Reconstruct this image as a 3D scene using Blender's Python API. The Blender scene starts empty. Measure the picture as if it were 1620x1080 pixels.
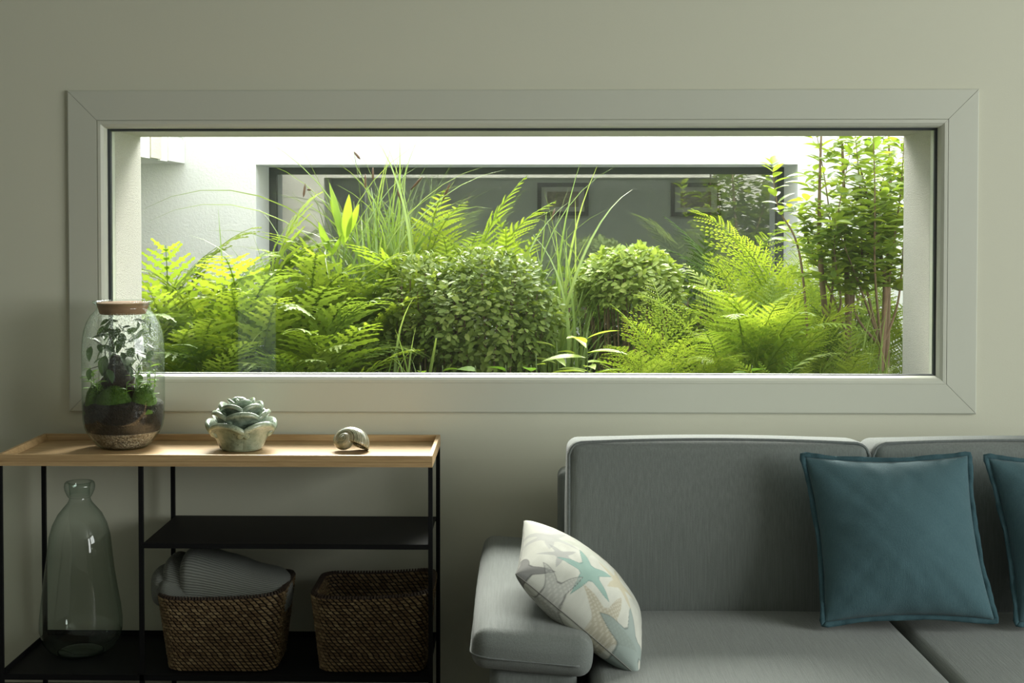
import bpy, bmesh, math, random
import numpy as np
from mathutils import Vector, Matrix, Euler

# ------------------------------------------------------------------ camera
scn = bpy.context.scene
COL = scn.collection
R = math.radians
F_PX = 2240.0
EYE = 1.42
CAM_Y = -4.30
YAW, PITCH = 1.2, 1.5
SHX = (F_PX * math.tan(R(YAW)) - 13.0) / 1620.0
SHY = (-190.0 + F_PX * math.tan(R(PITCH))) / 1620.0
cam_d = bpy.data.cameras.new('camera')
cam_d.sensor_width = 36.0
cam_d.lens = F_PX / 1620.0 * 36.0
cam_d.shift_x, cam_d.shift_y = SHX, SHY
cam_d.clip_start, cam_d.clip_end = 0.05, 100
cam = bpy.data.objects.new('camera', cam_d)
cam.location = (0, CAM_Y, EYE)
cam.rotation_euler = (R(90 - PITCH), 0, R(YAW))
COL.objects.link(cam)
scn.camera = cam
_CR = Euler((R(90 - PITCH), 0, R(YAW))).to_matrix()

def W(px, py, y):
    """point of the place at depth y that the photograph shows at (px, py)"""
    d = _CR @ Vector(((px - 810 + SHX * 1620) / F_PX, -(py - 540 - SHY * 1620) / F_PX, -1))
    t = (y - CAM_Y) / d.y
    return Vector((0, CAM_Y, EYE)) + d * t

# ------------------------------------------------------------------ light
scn.view_settings.view_transform = 'Standard'
scn.view_settings.look = 'None'
scn.view_settings.exposure = 0.0
scn.view_settings.gamma = 1.0
scn.view_settings.use_curve_mapping = False

world = bpy.data.worlds.new('sky')
world.use_nodes = True
scn.world = world
bg = world.node_tree.nodes['Background']
bg.inputs['Color'].default_value = (0.90, 0.96, 1.0, 1)       # even overcast sky
bg.inputs['Strength'].default_value = 3.5

def sun(name, energy, angle, rot, color):
    l = bpy.data.lights.new(name, 'SUN'); l.energy = energy; l.angle = R(angle); l.color = color
    o = bpy.data.objects.new(name, l); o.rotation_euler = [R(a) for a in rot]; COL.objects.link(o)
    return o
def area(name, loc, sx, sy, power, rot, color):
    l = bpy.data.lights.new(name, 'AREA'); l.shape = 'RECTANGLE'; l.size = sx; l.size_y = sy
    l.energy = power; l.color = color
    o = bpy.data.objects.new(name, l); o.location = loc; o.rotation_euler = [R(a) for a in rot]
    COL.objects.link(o)
    return o
# hazy sun standing beyond the courtyard, over the low far roof
sun('hazy_sun', 17.0, 34, (-49, 4, 0), (1.0, 0.97, 0.90))
# lamp added at the unseen window in the right-hand wall to strengthen its daylight (portals only guide the sampling of the sky)
area('side_window_boost_lamp', (4.16, -3.4, 1.65), 1.55, 3.5, 108, (0, 90, 0), (0.97, 1.0, 0.93))
for nm, loc, sx_, sy_, rot in (('side_window_portal', (4.17, -3.4, 1.65), 1.6, 3.6, (0, 90, 0)), ('picture_window_portal', (0, .06, 1.325), 2.53, .75, (-90, 0, 0))):
    area(nm, loc, sx_, sy_, 1, rot, (1, 1, 1)).data.cycles.is_portal = True

# ------------------------------------------------------------------ helpers
rng = random.Random(7)
nrng = np.random.default_rng(7)

class MB:
    def __init__(s): s.v = []; s.f = []; s.n = 0
    def add(s, v, f):
        n = s.n
        s.v.extend([tuple(p) for p in v]); s.n += len(v)
        s.f.extend([tuple(i + n for i in q) for q in f])
        return n
    def box(s, x0, x1, y0, y1, z0, z1):
        v = [(x0,y0,z0),(x1,y0,z0),(x1,y1,z0),(x0,y1,z0),(x0,y0,z1),(x1,y0,z1),(x1,y1,z1),(x0,y1,z1)]
        s.add(v, [(0,3,2,1),(4,5,6,7),(0,1,5,4),(1,2,6,5),(2,3,7,6),(3,0,4,7)])
        return s
    def tube(s, pts, rad, seg=8, closed=False, cap=True, flat=1.0):
        pts = [Vector(p) for p in pts]
        n = len(pts)
        if not hasattr(rad, '__len__'): rad = [rad] * n
        rings = []; up = None
        for i, p in enumerate(pts):
            if closed: t = pts[(i+1) % n] - pts[i-1]
            else: t = pts[min(i+1, n-1)] - pts[max(i-1, 0)]
            t.normalize()
            if up is None:
                up = Vector((0,0,1)) if abs(t.z) < .9 else Vector((1,0,0))
            a = t.cross(up)
            if a.length < 1e-6: a = t.cross(Vector((1,0.3,0)))
            a.normalize(); b = a.cross(t); up = b
            rings.append([p + (a * math.cos(2*math.pi*k/seg) + b * math.sin(2*math.pi*k/seg) * flat) * rad[i] for k in range(seg)])
        v = [q for r_ in rings for q in r_]
        f = []
        for i in range(n if closed else n-1):
            j = (i+1) % n
            for k in range(seg):
                l = (k+1) % seg
                f.append((i*seg+k, i*seg+l, j*seg+l, j*seg+k))
        if cap and not closed:
            f.append(tuple(range(seg-1, -1, -1))); f.append(tuple((n-1)*seg + k for k in range(seg)))
        s.add(v, f); return s
    def lathe(s, prof, c, seg=48, wob=None):
        """prof: (r, z) list; closed at the ends when r is 0"""
        v = []; f = []; idx = []
        for (r_, z) in prof:
            if r_ < 1e-6:
                idx.append([len(v)] * seg); v.append((c[0], c[1], c[2] + z))
            else:
                row = []
                for k in range(seg):
                    a = 2*math.pi*k/seg
                    q = r_ * (1 + (wob(a, z) if wob else 0))
                    row.append(len(v)); v.append((c[0] + q*math.cos(a), c[1] + q*math.sin(a), c[2] + z))
                idx.append(row)
        for i in range(len(prof)-1):
            for k in range(seg):
                l = (k+1) % seg
                q = [idx[i][k], idx[i][l], idx[i+1][l], idx[i+1][k]]
                u = []
                for w in q:
                    if w not in u: u.append(w)
                if len(u) > 2: f.append(tuple(u))
        s.add(v, f); return s
    def grid(s, P, wrap_u=False):
        """P[i][j] points -> quads"""
        n, m = len(P), len(P[0])
        v = [q for r_ in P for q in r_]; f = []
        for i in range(n if wrap_u else n-1):
            k = (i+1) % n
            for j in range(m-1):
                f.append((i*m+j, k*m+j, k*m+j+1, i*m+j+1))
        s.add(v, f); return s
    def mesh(s, name, mat=None, smooth=False, o=(0,0,0)):
        me = bpy.data.meshes.new(name)
        me.from_pydata([(p[0]-o[0], p[1]-o[1], p[2]-o[2]) for p in s.v], [], s.f)
        if smooth: me.polygons.foreach_set('use_smooth', [True]*len(me.polygons))
        me.update()
        if mat: me.materials.append(mat)
        return me
    def build(s, name, mat, parent=None, smooth=False, origin=None):
        """one mesh object; in the parent's frame when there is one"""
        if parent is not None: o = wloc(parent)
        elif origin is not None: o = Vector(origin)
        else: o = Vector((0,0,0))
        ob = bpy.data.objects.new(name, s.mesh(name, mat, smooth, o))
        COL.objects.link(ob)
        if parent is not None: ob.parent = parent
        else: ob.location = o
        return ob

_WL = {}
def wloc(o):
    v = Vector((0,0,0))
    while o is not None:
        v = v + o.location; o = o.parent
    return v

def tag(o, label=None, cat=None, group=None, kind=None):
    if label: o['label'] = label
    if cat: o['category'] = cat
    if group: o['group'] = group
    if kind: o['kind'] = kind
    return o
def thing(name, label, cat, loc, group=None):
    o = bpy.data.objects.new(name, None); o.empty_display_size = 0.05
    COL.objects.link(o); o.location = loc
    return tag(o, label, cat, group)
def struct(mb, name, mat, parent=None, smooth=False):
    o = mb.build(name, mat, parent, smooth)
    if parent is None: o['kind'] = 'structure'
    return o
def inst(name, mesh, parent, mtx):
    """object sharing mesh data, placed by a world matrix under its (unrotated) parent"""
    o = bpy.data.objects.new(name, mesh); COL.objects.link(o); o.parent = parent
    o.matrix_local = Matrix.Translation(-wloc(parent)) @ mtx
    return o
def mod(o, kind, **kw):
    m = o.modifiers.new(kind.lower(), kind)
    for k, v in kw.items(): setattr(m, k, v)
    return m
def smooth(o):
    o.data.polygons.foreach_set('use_smooth', [True]*len(o.data.polygons)); return o

def rbox(dim, r, n=14, bulge=(0,0,0)):
    """rounded, softly crowned box about the origin -> MB (dim full sizes; bulge per axis)"""
    h = [d/2 for d in dim]
    def axis(hh):
        rr = min(r, hh*.98)
        e = [ -hh + rr*(1-math.cos(a)) for a in np.linspace(0, math.pi/2, 6)]
        mid = list(np.linspace(-hh+rr, hh-rr, n))[1:-1]
        return e + mid + [-q for q in reversed(e)]
    ax = [axis(q) for q in h]
    verts = {}; V = []; Fc = []
    def vid(p):
        k = tuple(round(c, 5) for c in p)
        if k not in verts:
            verts[k] = len(V); V.append(k)
        return verts[k]
    for a in range(3):
        b, c = (a+1) % 3, (a+2) % 3
        for sgn in (-1, 1):
            for i in range(len(ax[b])-1):
                for j in range(len(ax[c])-1):
                    q = []
                    for (ii, jj) in ((i,j),(i+1,j),(i+1,j+1),(i,j+1)):
                        p = [0,0,0]; p[a] = sgn*h[a]; p[b] = ax[b][ii]; p[c] = ax[c][jj]
                        q.append(vid(p))
                    Fc.append(tuple(q) if sgn > 0 else tuple(reversed(q)))
    out = []
    for p in V:
        q = [max(-(h[k]-min(r,h[k]*.98)), min(h[k]-min(r,h[k]*.98), p[k])) for k in range(3)]
        d = Vector([p[k]-q[k] for k in range(3)])
        if d.length > 1e-9: d = d.normalized() * min(r, min(h)*.98)
        w = Vector(q) + d
        u = [w[k]/h[k] for k in range(3)]
        for k in range(3):
            b, c = (k+1) % 3, (k+2) % 3
            w[k] += bulge[k] * u[k] * max(0, 1-u[b]**2) * max(0, 1-u[c]**2)
        out.append(w)
    m = MB(); m.add(out, Fc); return m
def xform(mb, M):
    mb.v = [tuple(M @ Vector(p)) for p in mb.v]; return mb

# ------------------------------------------------------------------ materials
class NT:
    def __init__(s, name):
        s.m = bpy.data.materials.new(name); s.m.use_nodes = True
        s.t = s.m.node_tree; s.t.nodes.clear()
        s.out = s.t.nodes.new('ShaderNodeOutputMaterial')
    def n(s, kind, ins=None, **kw):
        nd = s.t.nodes.new('ShaderNode' + kind)
        for k, v in kw.items(): setattr(nd, k, v)
        for k, v in (ins or {}).items(): s.set(nd, k, v)
        return nd
    def set(s, nd, k, v):
        i = nd.inputs[k]
        if hasattr(v, 'is_output') or isinstance(v, bpy.types.NodeSocket): s.t.links.new(v, i)
        elif isinstance(v, bpy.types.Node): s.t.links.new(v.outputs[0], i)
        else:
            if isinstance(v, tuple) and len(v) == 3 and i.type == 'RGBA': v = v + (1,)
            i.default_value = v
    def coord(s, which='Object', scale=(1,1,1), rot=(0,0,0)):
        c = s.n('TexCoord')
        mp = s.n('Mapping', {'Vector': c.outputs[which], 'Scale': scale, 'Rotation': rot})
        return mp.outputs[0]
    def ramp(s, fac, stops, interp='LINEAR'):
        r_ = s.n('ValToRGB', {'Fac': fac})
        e = r_.color_ramp.elements
        r_.color_ramp.interpolation = interp
        while len(e) < len(stops): e.new(0.5)
        for i, (p, c) in enumerate(stops):
            e[i].position = p; e[i].color = tuple(c) + ((1,) if len(c) == 3 else ())
        return r_.outputs[0]
    def mix(s, fac, a, b, blend='MIX'):
        m = s.n('Mix', data_type='RGBA', blend_type=blend)
        for idx, v in ((0, fac), (6, a), (7, b)):
            i = m.inputs[idx]
            if isinstance(v, bpy.types.NodeSocket): s.t.links.new(v, i)
            else: i.default_value = v if idx == 0 else (tuple(v) + ((1,) if len(v) == 3 else ()))
        return m.outputs[2]
    def math(s, op, a, b=0.0, c=0.0):
        m = s.n('Math', operation=op)
        for i, v in enumerate((a, b, c)):
            if isinstance(v, bpy.types.NodeSocket): s.t.links.new(v, m.inputs[i])
            else: m.inputs[i].default_value = v
        return m.outputs[0]
    def bump(s, h, strength=.3, dist=.01):
        return s.n('Bump', {'Height': h, 'Strength': strength, 'Distance': dist}).outputs[0]
    def noise(s, vec, scale, detail=4, rough=.55, out=0):
        return s.n('TexNoise', {'Vector': vec, 'Scale': scale, 'Detail': detail, 'Roughness': rough}).outputs[out]
    def principled(s, **kw):
        p = s.n('BsdfPrincipled')
        for k, v in kw.items(): s.set(p, k.replace('_', ' '), v)
        return p
    def done(s, sh):
        s.t.links.new(sh.outputs[0] if isinstance(sh, bpy.types.Node) else sh, s.out.inputs[0]); return s.m

def plain(name, col, rough=.5, metal=0.0, var=.06, scale=8, bump=0.0, bscale=200, spec=.5):
    t = NT(name); v = t.coord('Object')
    f = t.noise(v, scale)
    c = t.mix(f, [q*(1-var) for q in col], [min(1, q*(1+var)) for q in col])
    p = t.principled(Base_Color=c, Roughness=rough, Metallic=metal)
    p.inputs['Specular IOR Level'].default_value = spec
    if bump: t.set(p, 'Normal', t.bump(t.noise(v, bscale, 3), bump, .004))
    return t.done(p)

def m_stucco(name, a, b, scale, strength, dist=.006, spots=0.0):
    t = NT(name); v = t.coord('Object')
    f = t.noise(v, 2.2, 5); g = t.noise(v, scale, 4, .7)
    c = t.mix(f, a, b)
    if spots:
        k = t.ramp(t.noise(v, scale*1.6, 2), [(.60, (1,1,1)), (.70, (1-spots,)*3)])
        c = t.mix(1.0, c, k, 'MULTIPLY')
    p = t.principled(Base_Color=c, Roughness=.9, Normal=t.bump(g, strength, dist))
    return t.done(p)

MAT = {}
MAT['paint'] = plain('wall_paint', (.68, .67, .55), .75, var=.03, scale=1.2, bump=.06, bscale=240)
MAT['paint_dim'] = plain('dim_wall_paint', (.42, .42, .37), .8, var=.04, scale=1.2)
MAT['ceiling'] = plain('ceiling_paint', (.72, .73, .68), .85, var=.02, scale=1.2)
MAT['pvc'] = plain('white_window_frame', (.61, .615, .53), .42, var=.02, scale=3)
MAT['gasket'] = plain('black_rubber_gasket', (.035, .042, .045), .45)
MAT['floor'] = plain('dark_floor_boards', (.075, .06, .045), .5, var=.2, scale=4)
MAT['stucco_white'] = m_stucco('white_stucco', (.80,.82,.82), (.86,.87,.87), 90, .55)
MAT['stucco_sand'] = m_stucco('sand_stucco', (.66,.63,.55), (.76,.73,.65), 190, 1.0, .008, .45)
MAT['plaster_patch'] = m_stucco('patchy_plaster', (.80,.80,.77), (.88,.88,.86), 60, .3)
MAT['stone_patch'] = m_stucco('bare_stone', (.55,.50,.40), (.68,.63,.52), 60, .6)
MAT['alu'] = plain('dark_grey_aluminium', (.075,.085,.085), .42, .2)
MAT['soil'] = m_stucco('dark_soil', (.012,.009,.006), (.034,.025,.017), 60, 1.0, .02)
MAT['black_metal'] = plain('black_powder_coat', (.007,.007,.008), .6, 0.0, spec=.2)
MAT['cork'] = m_stucco('cork', (.30,.17,.095), (.42,.26,.15), 260, .4, .002, .35)

def m_wood():
    t = NT('oiled_oak'); v = t.coord('Object', (1.1, 16, 16))
    n1 = t.noise(v, 3.2, 6, .65); n2 = t.noise(t.coord('Object', (3, 90, 90)), 3, 3)
    c = t.ramp(n1, [(.25, (.37,.225,.10)), (.5, (.52,.34,.165)), (.75, (.62,.43,.22))])
    c = t.mix(.22, c, t.ramp(n2, [(.4, (.26,.15,.065)), (.6, (.62,.43,.23))]))
    return t.done(t.principled(Base_Color=c, Roughness=.46, Normal=t.bump(n2, .12, .002)))
MAT['wood'] = m_wood()

def m_fabric(name, c0, c1, streak=(260, 260, 9), bump=.35, rough=.95, sheen=.25):
    t = NT(name)
    a = t.noise(t.coord('Object', streak), 1.0, 3, .6)
    fine = t.noise(t.coord('Object', (1,1,1)), 900, 1)
    big = t.noise(t.coord('Object'), 5, 3)
    c = t.mix(t.ramp(a, [(.32, (0,0,0)), (.68, (1,1,1))]), c0, c1)
    c = t.mix(.25, c, t.mix(fine, [q*.55 for q in c0], [q*1.25 for q in c1]))
    c = t.mix(.15, c, t.mix(big, [q*.7 for q in c0], [q*1.15 for q in c1]))
    h = t.math('ADD', a, fine)
    p = t.principled(Base_Color=c, Roughness=rough, Normal=t.bump(h, bump, .0025))
    p.inputs['Sheen Weight'].default_value = sheen
    p.inputs['Specular IOR Level'].default_value = .2
    return t.done(p)
MAT['sofa_v'] = m_fabric('grey_woven_upholstery', (.160,.175,.166), (.225,.243,.231))
MAT['sofa_h'] = m_fabric('grey_woven_upholstery_seat', (.160,.175,.166), (.225,.243,.231), (260, 9, 260))
MAT['piping'] = m_fabric('grey_piping', (.14,.155,.15), (.20,.215,.21), (120,120,120))
MAT['teal'] = m_fabric('teal_linen', (.058,.118,.140), (.082,.152,.175), (420, 420, 30), .4, sheen=.15)
MAT['teal_edge'] = m_fabric('teal_linen_flange', (.040,.088,.108), (.060,.118,.138), (300,300,300), .4, sheen=0.0)

def m_glass(name, tint, edge, refl=.04, gain=1.0, power=1.0):
    """thin-walled clear glass: straight-through transmission plus mirror reflection growing at grazing angles"""
    t = NT(name)
    f = t.n('LayerWeight', {'Blend': .5}).outputs['Facing']
    c = t.mix(t.math('POWER', f, power), tint, edge)
    tr = t.n('BsdfTransparent', {'Color': c})
    gl = t.n('BsdfGlossy', {'Color': (1,1,1), 'Roughness': 0.0})
    k = t.math('MINIMUM', t.math('MULTIPLY_ADD', t.math('POWER', f, 5.0), .8*gain, refl), 1.0)
    mx = t.n('MixShader', {0: k})
    t.t.links.new(tr.outputs[0], mx.inputs[1]); t.t.links.new(gl.outputs[0], mx.inputs[2])
    return t.done(mx)
MAT['pane'] = m_glass('window_glass', (.97,.985,.97), (.95,.97,.95), .035)
MAT['pane_far'] = m_glass('far_window_glass', (.88,.91,.90), (.8,.85,.83), .12)
MAT['jar'] = m_glass('clear_jar_glass', (.965,.985,.97), (.50,.60,.52), .055, .7, 3.2)
MAT['pane_dim'] = m_glass('frosted_slot_glass', (.42,.44,.43), (.4,.42,.41), .035)
MAT['bottle'] = m_glass('green_tinted_bottle_glass', (.90,.945,.925), (.20,.30,.26), .05, .7, 2.6)
scn.cycles.transparent_max_bounces = 16
scn.cycles.sample_clamp_indirect = 6.0

# ------------------------------------------------------------------ the room
RX0, RX1, RY0, CEIL = -3.2, 4.2, -7.5, 2.70
GX, GZ0, GZ1 = 1.264, 0.9500, 1.7005            # clear opening of the picture window
def frame_boxes(m, x0, x1, z0, z1, ox0, ox1, oz0, oz1, y0, y1):
    """wall from (x0..x1, z0..z1) with the hole (ox0..ox1, oz0..oz1)"""
    m.box(x0, ox0, y0, y1, z0, z1); m.box(ox1, x1, y0, y1, z0, z1)
    m.box(ox0, ox1, y0, y1, z0, oz0); m.box(ox0, ox1, y0, y1, oz1, z1)
    return m
struct(frame_boxes(MB(), RX0, RX1, 0, CEIL, -GX-.01, GX+.01, GZ0-.03, GZ1+.01, 0, .10), 'wall_back', MAT['paint'])
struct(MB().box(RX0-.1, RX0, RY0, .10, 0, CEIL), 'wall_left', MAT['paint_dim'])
m = MB(); m.box(RX1, RX1+.1, RY0, -5.2, 0, CEIL); m.box(RX1, RX1+.1, -1.6, .10, 0, CEIL)
m.box(RX1, RX1+.1, -5.2, -1.6, 0, .85); m.box(RX1, RX1+.1, -5.2, -1.6, 2.45, CEIL)
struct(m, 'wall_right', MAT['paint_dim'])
struct(MB().box(RX0-.1, RX1+.1, RY0-.1, .10, -.1, 0), 'floor', MAT['floor'])
def slab_hole(x0, x1, y0, y1, hx0, hx1, hy0, hy1, z0, z1):
    m = MB(); m.box(x0, x1, y0, hy0, z0, z1); m.box(x0, x1, hy1, y1, z0, z1); m.box(x0, hx0, hy0, hy1, z0, z1); m.box(hx1, x1, hy0, hy1, z0, z1)
    return m
struct(MB().box(RX0-.1, RX1+.1, RY0-.1, .10, CEIL, CEIL+.12), 'ceiling', MAT['ceiling'])
# wall behind the camera: at the left a narrow tall glazed slot
m = MB()
m.box(RX0-.1, -2.40, RY0-.1, RY0, 0, CEIL)
m.box(-2.40, -2.06, RY0-.1, RY0, 0, .12); m.box(-2.40, -2.06, RY0-.1, RY0, 1.0, CEIL)
m.box(-2.06, RX1+.1, RY0-.1, RY0, 0, CEIL)
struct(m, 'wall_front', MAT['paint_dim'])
w = struct(MB().box(-2.40, -2.06, RY0-.06, RY0-.05, .12, 1.0), 'window_3', MAT['pane_dim'])
w = struct(MB().box(RX1+.05, RX1+.06, -5.2, -1.6, .85, 2.45), 'window_4', MAT['pane'])

# ---- picture window: mitred casing, glazing bead, gasket, pane, outer frame
win = bpy.data.objects.new('window_1', None); COL.objects.link(win); win['kind'] = 'structure'
win.location = (0, 0, GZ0)
def mitre_ring(name, mat, prof, x0, x1, z0, z1, parent, gap=0.0):
    """four mitred lengths; prof = closed list of (d, y): d inwards from the outer edge"""
    cx = [(x0, z0), (x1, z0), (x1, z1), (x0, z1)]
    din = [(1, 1), (-1, 1), (-1, -1), (1, -1)]
    for k in range(4):
        a, b = k, (k+1) % 4
        m = MB(); A = []; B = []
        tx = (cx[b][0]-cx[a][0]); tz = (cx[b][1]-cx[a][1]); L = math.hypot(tx, tz); tx /= L; tz /= L
        for (d, y) in prof:
            A.append((cx[a][0] + din[a][0]*d + tx*gap, y, cx[a][1] + din[a][1]*d + tz*gap))
            B.append((cx[b][0] + din[b][0]*d - tx*gap, y, cx[b][1] + din[b][1]*d - tz*gap))
        n = len(prof)
        f = [(i, (i+1) % n, n+(i+1) % n, n+i) for i in range(n)] + [tuple(range(n-1, -1, -1)), tuple(range(n, 2*n))]
        m.add(A+B, f)
        o = m.build(name, mat, parent)
        bm = bmesh.new(); bm.from_mesh(o.data); bmesh.ops.recalc_face_normals(bm, faces=bm.faces); bm.to_mesh(o.data); bm.free()
CX0, CX1, CZ0, CZ1 = -1.379, 1.377, .838, 1.818
mitre_ring('casing_board', MAT['pvc'], [(0, .001), (0, -.009), (.004, -.012), (.0905, -.012), (.0905, .001)], CX0, CX1, CZ0, CZ1, win, .0007)
mitre_ring('glazing_bead', MAT['pvc'], [(0, .03), (0, -.010), (.003, -.012), (.011, -.0115), (.019, -.004), (.0235, .006), (.0245, .03)],
           CX0+.0912, CX1-.0912, CZ0+.0892, CZ1-.0912, win, .0003)
mitre_ring('gasket', MAT['gasket'], [(0, .034), (0, .016), (.014, .020), (.016, .024), (.016, .034)], -GX-.0065, GX+.0065, GZ0-.0105, GZ1+.011, win)
mitre_ring('outer_frame', MAT['pvc'], [(0, .10), (0, .046), (.008, .046), (.008, .10)], -GX-.0085, GX+.0085, GZ0-.012, GZ1+.0085, win)
MB().box(-GX-.006, GX+.006, .036, .042, GZ0-.005, GZ1+.005).build('pane', MAT['pane'], win)
# ------------------------------------------------------------------ the courtyard
FY = 2.24                     # face of the far wall
SOIL = 0.52
# own house wall outside: reveals in sand-coloured stucco, facade above
m = MB()
frame_boxes(m, -3.4, 3.4, 0, 2.95, -GX, GX, .90, GZ1, .10, .40)
o = struct(m, 'wall_courtyard_near', MAT['stucco_sand'])
# sloped outer sill
m = MB(); m.add([(-GX,.10,.938),(GX,.10,.938),(GX,.43,.897),(-GX,.43,.897),(-GX,.10,.90),(GX,.10,.90),(GX,.43,.885),(-GX,.43,.885)],
      [(0,1,2,3),(7,6,5,4),(3,2,6,7),(0,3,7,4),(1,5,6,2)])
struct(m, 'trim_1', MAT['alu'])
FWX0, FWX1, FWZ0, FWZ1 = W(405, 300, FY).x, W(1262, 300, FY).x, .93, W(830, 260, FY).z
struct(frame_boxes(MB(), -3.4, 3.4, 0, 2.06, FWX0, FWX1, FWZ0, FWZ1, FY, FY+.38), 'wall_courtyard_far', MAT['stucco_white'])
struct(MB().box(-2.5, -2.35, .40, FY, 0, 2.1), 'wall_courtyard_left', MAT['stucco_white'])
struct(MB().box(2.15, 2.3, .40, FY, 0, 2.06), 'wall_courtyard_right', MAT['stucco_white'])
# planting bed
n = 40
P = [[(-2.35 + 4.5*i/(n), .40 + (FY-.40)*j/16, SOIL + .03*math.sin(i*1.3+j*.9) + .02*rng.random()) for j in range(17)] for i in range(n+1)]
m = MB().grid(P)
o = struct(m, 'ground', MAT['soil'], smooth=True)
# far window
fw = bpy.data.objects.new('window_2', None); COL.objects.link(fw); fw['kind'] = 'structure'; fw.location = (0, FY+.38, FWZ0)
def bars(x0, x1, z0, z1, w, y0, y1, name, mat, parent):
    MB().box(x0, x0+w, y0, y1, z0, z1).build(name, mat, parent); MB().box(x1-w, x1, y0, y1, z0, z1).build(name, mat, parent)
    MB().box(x0+w, x1-w, y0, y1, z1-w, z1).build(name, mat, parent); MB().box(x0+w, x1-w, y0, y1, z0, z0+w).build(name, mat, parent)
bars(FWX0, FWX1, FWZ0, FWZ1, .034, FY+.34, FY+.385, 'frame_bar', MAT['alu'], fw)
MB().box(FWX0+.03, FWX1-.03, FY+.362, FY+.37, FWZ0+.03, FWZ1-.03).build('pane', MAT['pane_far'], fw)
# roof slab corner at the left, with patched facing
bx = W(292, 258, FY).x; bz = W(292, 258.5, FY).z
m = MB().box(-2.35, bx-.012, .40, FY, bz, bz+.42)
slab = struct(m, 'roof_slab', MAT['plaster_patch'])
yy = [.402, .80, 1.17, 1.44, 1.62, 1.80, 1.93, FY-.003]
for i in range(len(yy)-1):
    mm = MAT['stone_patch'] if i in (1, 4) else MAT['plaster_patch']
    j = [.0, .004, -.003, .002, .006, -.002, .003][i]
    MB().box(bx-.012, bx+j, yy[i]+.003, yy[i+1]-.003, bz - (.004 if i % 2 else 0), bz+.105 + .004*(i % 3)).build('facing_stone', mm, slab)
    MB().box(bx-.012, bx-.004+j*.5, yy[i]+.003-.02*(i>0), yy[i+1]-.02*(i<6)-.003, bz+.118, bz+.40).build('facing_stone', MAT['plaster_patch'], slab)

# ---- room behind the far window
MAT['far_wall'] = plain('far_room_wall', (.50,.53,.45), .85, var=.04, scale=1.5)
MAT['far_part'] = plain('far_room_partition', (.66,.67,.66), .85, var=.03, scale=1.5)
FB = 5.1
struct(MB().box(-3.4, 3.4, FB, FB+.1, 0, 1.96), 'wall_far_room_back', MAT['far_wall'])
struct(MB().box(-3.4, -3.3, FY+.38, FB, 0, 1.96), 'wall_far_room_left', MAT['far_wall'])
struct(MB().box(3.3, 3.4, FY+.38, FB, 0, 1.96), 'wall_far_room_right', MAT['far_wall'])
struct(MB().box(-3.4, 3.4, FY+.38, FB+.1, -.1, 0), 'floor_far_room', MAT['floor'])
struct(slab_hole(-3.4, 3.4, FY+.38, FB+.1, -1.6, 1.6, 3.95, 4.25, 1.96, 2.06), 'ceiling_far_room', MAT['ceiling'])  # ceiling slot added so the sky brightens the far room
px = W(577, 350, 3.7).x
struct(MB().box(-2.6, px, 3.7, 3.8, 0, 1.96), 'wall_far_room_partition', MAT['far_part'])
def m_picture(name, c0, c1, c2):
    t = NT(name); v = t.coord('Object', (6, 6, 9))
    c = t.ramp(t.noise(v, 2.2, 5, .7), [(.3, c0), (.5, c1), (.72, c2)])
    return t.done(t.principled(Base_Color=c, Roughness=.5))
MAT['mat_board'] = plain('cream_mat_board', (.55,.54,.47), .9)
MAT['frame_dark'] = plain('dark_brown_frame', (.022,.018,.018), .4)
for k, (x0, x1, y0, y1, lab) in enumerate([(850, 931, 289, 341, 'dark framed landscape picture in far room, left of the two'),
                                      (1061, 1141, 289, 342, 'dark framed brown picture with cream mat in far room, right of the two')]):
    a = W(x0, y1, FB-.02); b = W(x1, y0, FB-.02)
    t = thing('picture_frame', lab, 'picture', ((a.x+b.x)/2, FB-.002, a.z), 'pictures in the room across the courtyard')
    bars(a.x, b.x, a.z, b.z, .027, FB-.032, FB-.004, 'frame_bar', MAT['frame_dark'], t)
    MB().box(a.x+.02, b.x-.02, FB-.014, FB-.004, a.z+.02, b.z-.02).build('mat_board', MAT['mat_board'], t)
    MB().box(a.x+.065, b.x-.065, FB-.016, FB-.0145, a.z+.058, b.z-.058).build('print', m_picture('faded_print', (.10,.08,.05), (.25,.20,.13), (.42,.38,.28)), t)
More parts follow.
